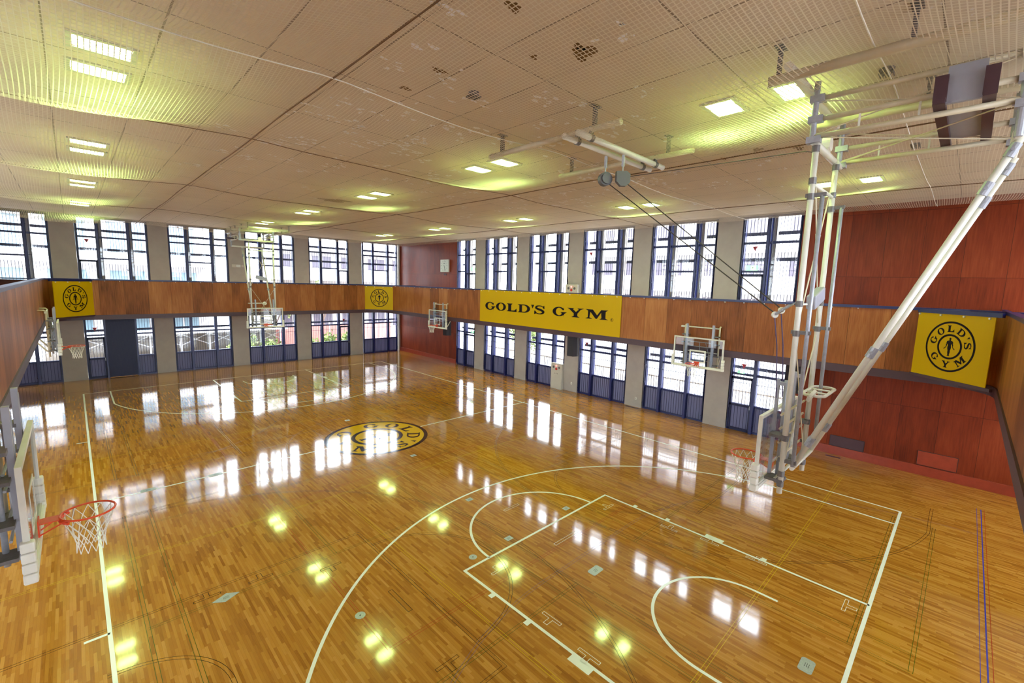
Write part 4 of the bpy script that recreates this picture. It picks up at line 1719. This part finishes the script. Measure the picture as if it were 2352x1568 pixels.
def exit_sign(x, y, z, s, lab, run=True):
    t = empty('exit_sign', (x, y, z))
    tag(t, lab, 'exit sign', 'green exit signs')
    c = MB()
    c.box(-.03, .07, -.2 * s, .2 * s, -.1 * s, .1 * s)
    c.build('sign_case', M['exit_glow'], t)
    c = MB()
    TT = lambda a, b, d: (-.031 - d, -a * s, b * s)
    c.poly([(-.02, -.08), (.15, -.08), (.15, .08), (-.02, .08)], TT, .001)
    fixnorm(c.build('doorway_mark', M['exit_white'], t))
    c = MB()
    TT = lambda a, b, d: (-.033 - d, -a * s, b * s)
    c.poly(ell(.05, .055, .014, .014, 0, 360, 12), TT, .001)
    c.poly([(.03, .04), (.065, .035), (.09, .01), (.085, 0), (.06, .015), (.055, -.01), (.085, -.035), (.08, -.065), (.065, -.065), (.065, -.04), (.035, -.025), (.015, -.06), (-.01, -.06), (-.01, -.05), (.01, -.045), (.03, -.01), (.035, .01), (.015, -.005), (.005, .005)], TT, .001)
    fixnorm(c.build('running_figure', M['sign_green'], t))


exit_sign(XR + .02, 5.42, 6.53, 1.0, 'green exit sign above the upper doorway behind the near hoop')
exit_sign(XR + .02, 22.45, 6.55, 1.0, 'green exit sign above the gallery at the far right corner')
exit_sign(XR + .02, 5.46, 2.44, .62, 'small green exit sign over the court level door behind the near hoop')
exit_sign(XR + .02, 22.45, 2.44, .7, 'small exit sign over the court level door near the far right corner')


def alarm(x, y0, y1, z0, z1, lamp_z, lab, doors):
    t = empty('fire_alarm_cabinet', (x, (y0 + y1) / 2, z0))
    tag(t, lab, 'fire alarm cabinet', 'beige fire alarm cabinets')
    w2, hh_ = (y1 - y0) / 2, z1 - z0
    c = MB()
    c.box(-.1, .08, -w2, w2, 0, hh_)
    c.build('cabinet_body', M['cabinet'], t, bevel=.008)
    lz = lamp_z - z0
    c = MB()
    c.tube([(-.1, 0, lz), (-.16, 0, lz)], [.05, .03], 16)
    c.build('alarm_lamp', M['red_lamp'], t)
    c = MB()
    c.tube([(-.1, 0, lz - .17), (-.125, 0, lz - .17)], .065, 20)
    c.build('call_button', M['red'], t)
    for q in (-1, 1):
        c = MB()
        c.tube([(-.1, q * .2, lz - .08), (-.11, q * .2, lz - .08)], .065, 20)
        for k in range(5):
            c.box(-.114, -.11, q * .2 - .05, q * .2 + .05, lz - .13 + .022 * k, lz - .12 + .022 * k)
        c.build('alarm_bell_grille', M['grey_box'], t)
    if doors:
        c = MB()
        c.box(-.108, -.1, -w2 + .02, w2 - .02, .1, 1.02)
        d = c.build('cabinet_door', M['cabinet'], t)
        c = MB()
        for q in (-.1, 0, .1):
            c.box(-.112, -.108, q - .015, q + .015, .84, .87)
        c.build('door_marks', M['dark_slot'], d)


alarm(XR - .085, 14.5, 15.28, 0, 1.42, 1.28, 'tall beige fire alarm cabinet standing on the floor under the long banner', True)
alarm(XR - .085, 13.68, 14.48, 5.2, 5.72, 5.6, 'beige fire alarm box on the upper pier above the long banner', False)
t = empty('wall_notice', (-.1, YF, 6.3))
tag(t, 'pale wall box with a lit white panel on the upper far pier', 'wall box')
c = MB()
c.box(-.32, -.1, -.03, 0, -.09, .09)
c.box(.2, .33, -.03, 0, -.06, .06)
c.build('box_case', M['cabinet'], t)
c = MB()
c.box(-.09, .16, -.04, 0, -.08, .08)
c.build('lit_panel', M['clock_face'], t)
for i, (x, y, z, lab) in enumerate(((XR, 10.05, .42, 'small wall socket low on the pier right of the fourth right bay'), (XR, 13.95, .45, 'small wall socket low on the pier beside the fire alarm cabinet'))):
    c = MB()
    c.box(-.012, 0, -.045, .045, -.06, .06)
    o = c.build('wall_socket', M['pad'], loc=(x, y, z))
    tag(o, lab, 'wall socket')
    c = MB()
    c.box(-.014, -.012, -.015, .015, -.03, .03)
    c.build('socket_face', M['grey_box'], o)
for i, (x, y, lab) in enumerate(((9.0, 17.6, 'beige ceiling unit under the gallery left of the pulley speaker'), (9.0, 10.2, 'beige ceiling unit under the gallery right of the long banner speaker'), (9.0, 24.6, 'beige ceiling unit under the gallery near the far right hoop'))[:2]):
    c = MB()
    c.tube([(0, 0, .0), (0, 0, -.08), (0, 0, -.16)], [.24, .24, .16], 6)
    o = c.build('gallery_light', M['cabinet'], loc=(x, y, ZP0 + .15))
    tag(o, ('beige light fitting under the gallery, below the left half of the long banner', 'beige light fitting under the gallery, below the right end of the long banner')[i], 'light fitting', 'light fittings under the gallery')
# floor grilles by the walls
for i, (x, y, sx_, sy_, lab) in enumerate(((10.9, 2.1, .05, .22, 'dark slotted floor vent by the red wood wall'), (10.85, 25.4, .05, .2, 'dark slotted floor vent by the far right corner'), (11.0, 10.1, .06, .35, 'dark floor vent at the foot of the pier right of the fourth bay'))):
    c = MB()
    c.box(-sx_, sx_, -sy_, sy_, 0.0, .004)
    o = c.build('floor_vent', M['fascia'], loc=(x, y, 0.0))
    tag(o, lab, 'floor vent')

# ---------------------------------------------------------------- outdoors
mb = MB()
mb.box(-70, 90, -50, 110, -.45, -.25)
tag(mb.build('outdoor_ground', M['ext_ground']), 'pale paved ground outside the windows', 'ground', kind='structure')


def facade(name, label, origin, rz, length, floors, fh, body, panel, depth=8.0, rail=True, bay=3.0, blank=0.0):
    """street block: local x along the face, face on y = 0 looking along -y"""
    t = empty(name, origin, rz)
    tag(t, label, 'building')
    c = MB()
    c.box(0, length, .6, depth, -.3, floors * fh + .6)
    c.build('wall', M[body], t)
    for f in range(floors):
        z0 = f * fh
        c = MB()
        c.box(-.1, length + .1, -.5, .6, z0 + fh - .35, z0 + fh - .05)
        c.build('floor_band', M['ext_white'], t)
        if rail and f:
            c = MB()
            c.box(0, length, -.5, -.44, z0 - .05, z0 + .9)
            c.build('balcony_front', M['ext_white'], t)
        n = int(length / bay)
        for k in range(n):
            x0 = k * bay + .4
            c = MB()
            c.box(x0, x0 + bay - 1.1, .54, .62, z0 + .5, z0 + fh - .7)
            w_ = c.build('window', M[panel], t)
            c = MB()
            xm = x0 + (bay - 1.1) / 2
            c.box(xm - .04, xm + .04, .5, .54, z0 + .5, z0 + fh - .7)
            c.box(x0, x0 + bay - 1.1, .5, .54, z0 + fh - .78, z0 + fh - .7)
            c.build('window_bar', M['ext_grey'], w_)
    return t


facade('office_building', 'pale building with light blue panels outside the left far windows', (-24, 41, 0), R(0), 24, 4, 3.3, 'ext_white', 'ext_blue', rail=False)
facade('apartment_building', 'white balcony apartment block outside the right windows', (28, 26, 0), R(-90), 34, 5, 2.9, 'ext_white', 'ext_dark', bay=3.4)
facade('low_house', 'grey walled house outside the far right windows', (6.5, 46, 0), R(0), 16, 3, 2.9, 'ext_grey', 'ext_dark')
# lattice roofed bicycle shelter beyond the left far windows
t = empty('bicycle_shelter', (-9, 36.2, -.25))
tag(t, 'low white lattice framed shelter outside the left far windows', 'shelter')
c = MB()
for k in range(9):
    c.box(k * 1.6 - .05, k * 1.6 + .05, 0, .1, 0, 2.0)
for k in range(8):
    c.bar((k * 1.6, .05, 1.2), (k * 1.6 + 1.6, .05, 1.95), .05, .05)
    c.bar((k * 1.6, .05, 1.95), (k * 1.6 + 1.6, .05, 1.2), .05, .05)
c.build('lattice_frame', M['ext_white'], t)
c = MB()
c.box(-.2, 13, -.3, 2.2, 2.0, 2.1)
c.build('shelter_roof', M['ext_white'], t)
c = MB()
c.box(0, 12.8, 2.0, 2.1, 0, 2.0)
c.build('shelter_back', M['ext_fence'], t)
t = empty('garden_fence', (2.2, 38.5, -.25))
tag(t, 'red boarded fence with thin posts outside the far right windows', 'fence')
c = MB()
c.box(0, 12, 0, .08, 0, 1.9)
c.build('fence_boards', M['ext_red'], t)
for k in range(7):
    c = MB()
    c.box(k * 2 - .04, k * 2 + .04, -.1, 0, 0, 2.2)
    c.build('fence_post', M['ext_white'], t)


def foliage(mb, cx, cy_, cz, r, n, seed):
    rg = random.Random(seed)
    for i in range(n):
        u, v = rg.uniform(0, 2 * pi), rg.uniform(-1, 1)
        k = r * rg.uniform(.5, 1) * (.8 + .3 * sin(3 * u + seed))
        p = Vector((cx + k * math.sqrt(1 - v * v) * cos(u), cy_ + k * math.sqrt(1 - v * v) * sin(u), cz + k * v * .9))
        a = Vector((rg.uniform(-1, 1), rg.uniform(-1, 1), rg.uniform(-1, 1))).normalized() * .11
        b = Vector((rg.uniform(-1, 1), rg.uniform(-1, 1), rg.uniform(-1, 1))).normalized() * .11
        mb.add([p - a, p - b, p + a, p + b], [(0, 1, 2, 3)])


GREEN = [(.9, 35.2, 1.1, 'shrub', 'round green shrub outside the fourth far bay'), (2.6, 35.4, .8, 'shrub', 'low green shrub right of the round one outside the fourth far bay'),
         (5.0, 35.0, .9, 'shrub', 'yellow green shrub outside the fifth far bay, left one'), (7.0, 35.3, .95, 'shrub', 'green shrub outside the fifth far bay, right one'),
         (9.4, 37.5, .8, 'shrub', 'shrub outside the sixth far bay')]
for i, (x, y, r_, nm, lab) in enumerate(GREEN):
    t = empty(nm, (x, y, -.25))
    tag(t, lab, 'shrub', 'shrubs outside the far windows')
    c = MB()
    foliage(c, 0, 0, r_ * .95, r_, 420, i)
    c.build('foliage', M['ext_leaf'], t)
    c = MB()
    c.tube([(0, 0, 0), (.05, 0, r_ * .5), (0, .05, r_)], [.05, .04, .02], 6)
    c.build('stem', M['ext_bark'], t)
for i, (x, y, hgt, r_, lab) in enumerate(((4.4, 40.5, 4.2, 1.6, 'leafy tree seen through the fifth far bay'), (8.6, 41, 4.6, 1.5, 'leafy tree seen through the sixth far bay'), (17.2, 23.5, 2.4, 1.7, 'dense green tree outside the first right bay'))):
    t = empty('tree', (x, y, -.25))
    tag(t, lab, 'tree', 'trees outside the windows')
    c = MB()
    foliage(c, 0, 0, hgt, r_, 700, i + 20)
    foliage(c, .7, .2, hgt - .8, r_ * .7, 350, i + 30)
    c.build('foliage', M['ext_leaf'], t)
    c = MB()
    c.tube([(0, 0, 0), (.1, 0, hgt * .5), (0, .1, hgt)], [.14, .1, .05], 8)
    c.tube([(.08, 0, hgt * .45), (.9, .2, hgt - .6)], [.06, .03], 6)
    c.tube([(.08, 0, hgt * .55), (-.7, .1, hgt + .2)], [.05, .02], 6)
    c.build('trunk', M['ext_bark'], t)
t = empty('railing', (14.6, 3.0, -.25), pi / 2)
tag(t, 'low metal railing outside the right windows', 'railing')
c = MB()
c.box(0, 22, -.03, .03, 1.15, 1.22)
c.box(0, 22, -.03, .03, .1, .16)
c.build('rail_bars', M['ext_fence'], t)
c = MB()
for k in range(150):
    c.box(k * .148 - .01, k * .148 + .01, -.01, .01, .1, 1.2)
o = c.build('balusters', M['ext_fence'], t)
o['kind'] = 'stuff'
t = empty('air_conditioner_unit', (-9.6, 33.0, -.25))
tag(t, 'dark outdoor air conditioner with a white top outside the leftmost far bay', 'air conditioner')
c = MB()
c.box(-.7, .7, -.2, .2, 0, .75)
c.build('unit_case', M['ext_dark'], t)
c = MB()
c.box(-1.0, .9, -.3, .3, .75, .82)
c.build('unit_top', M['ext_white'], t)
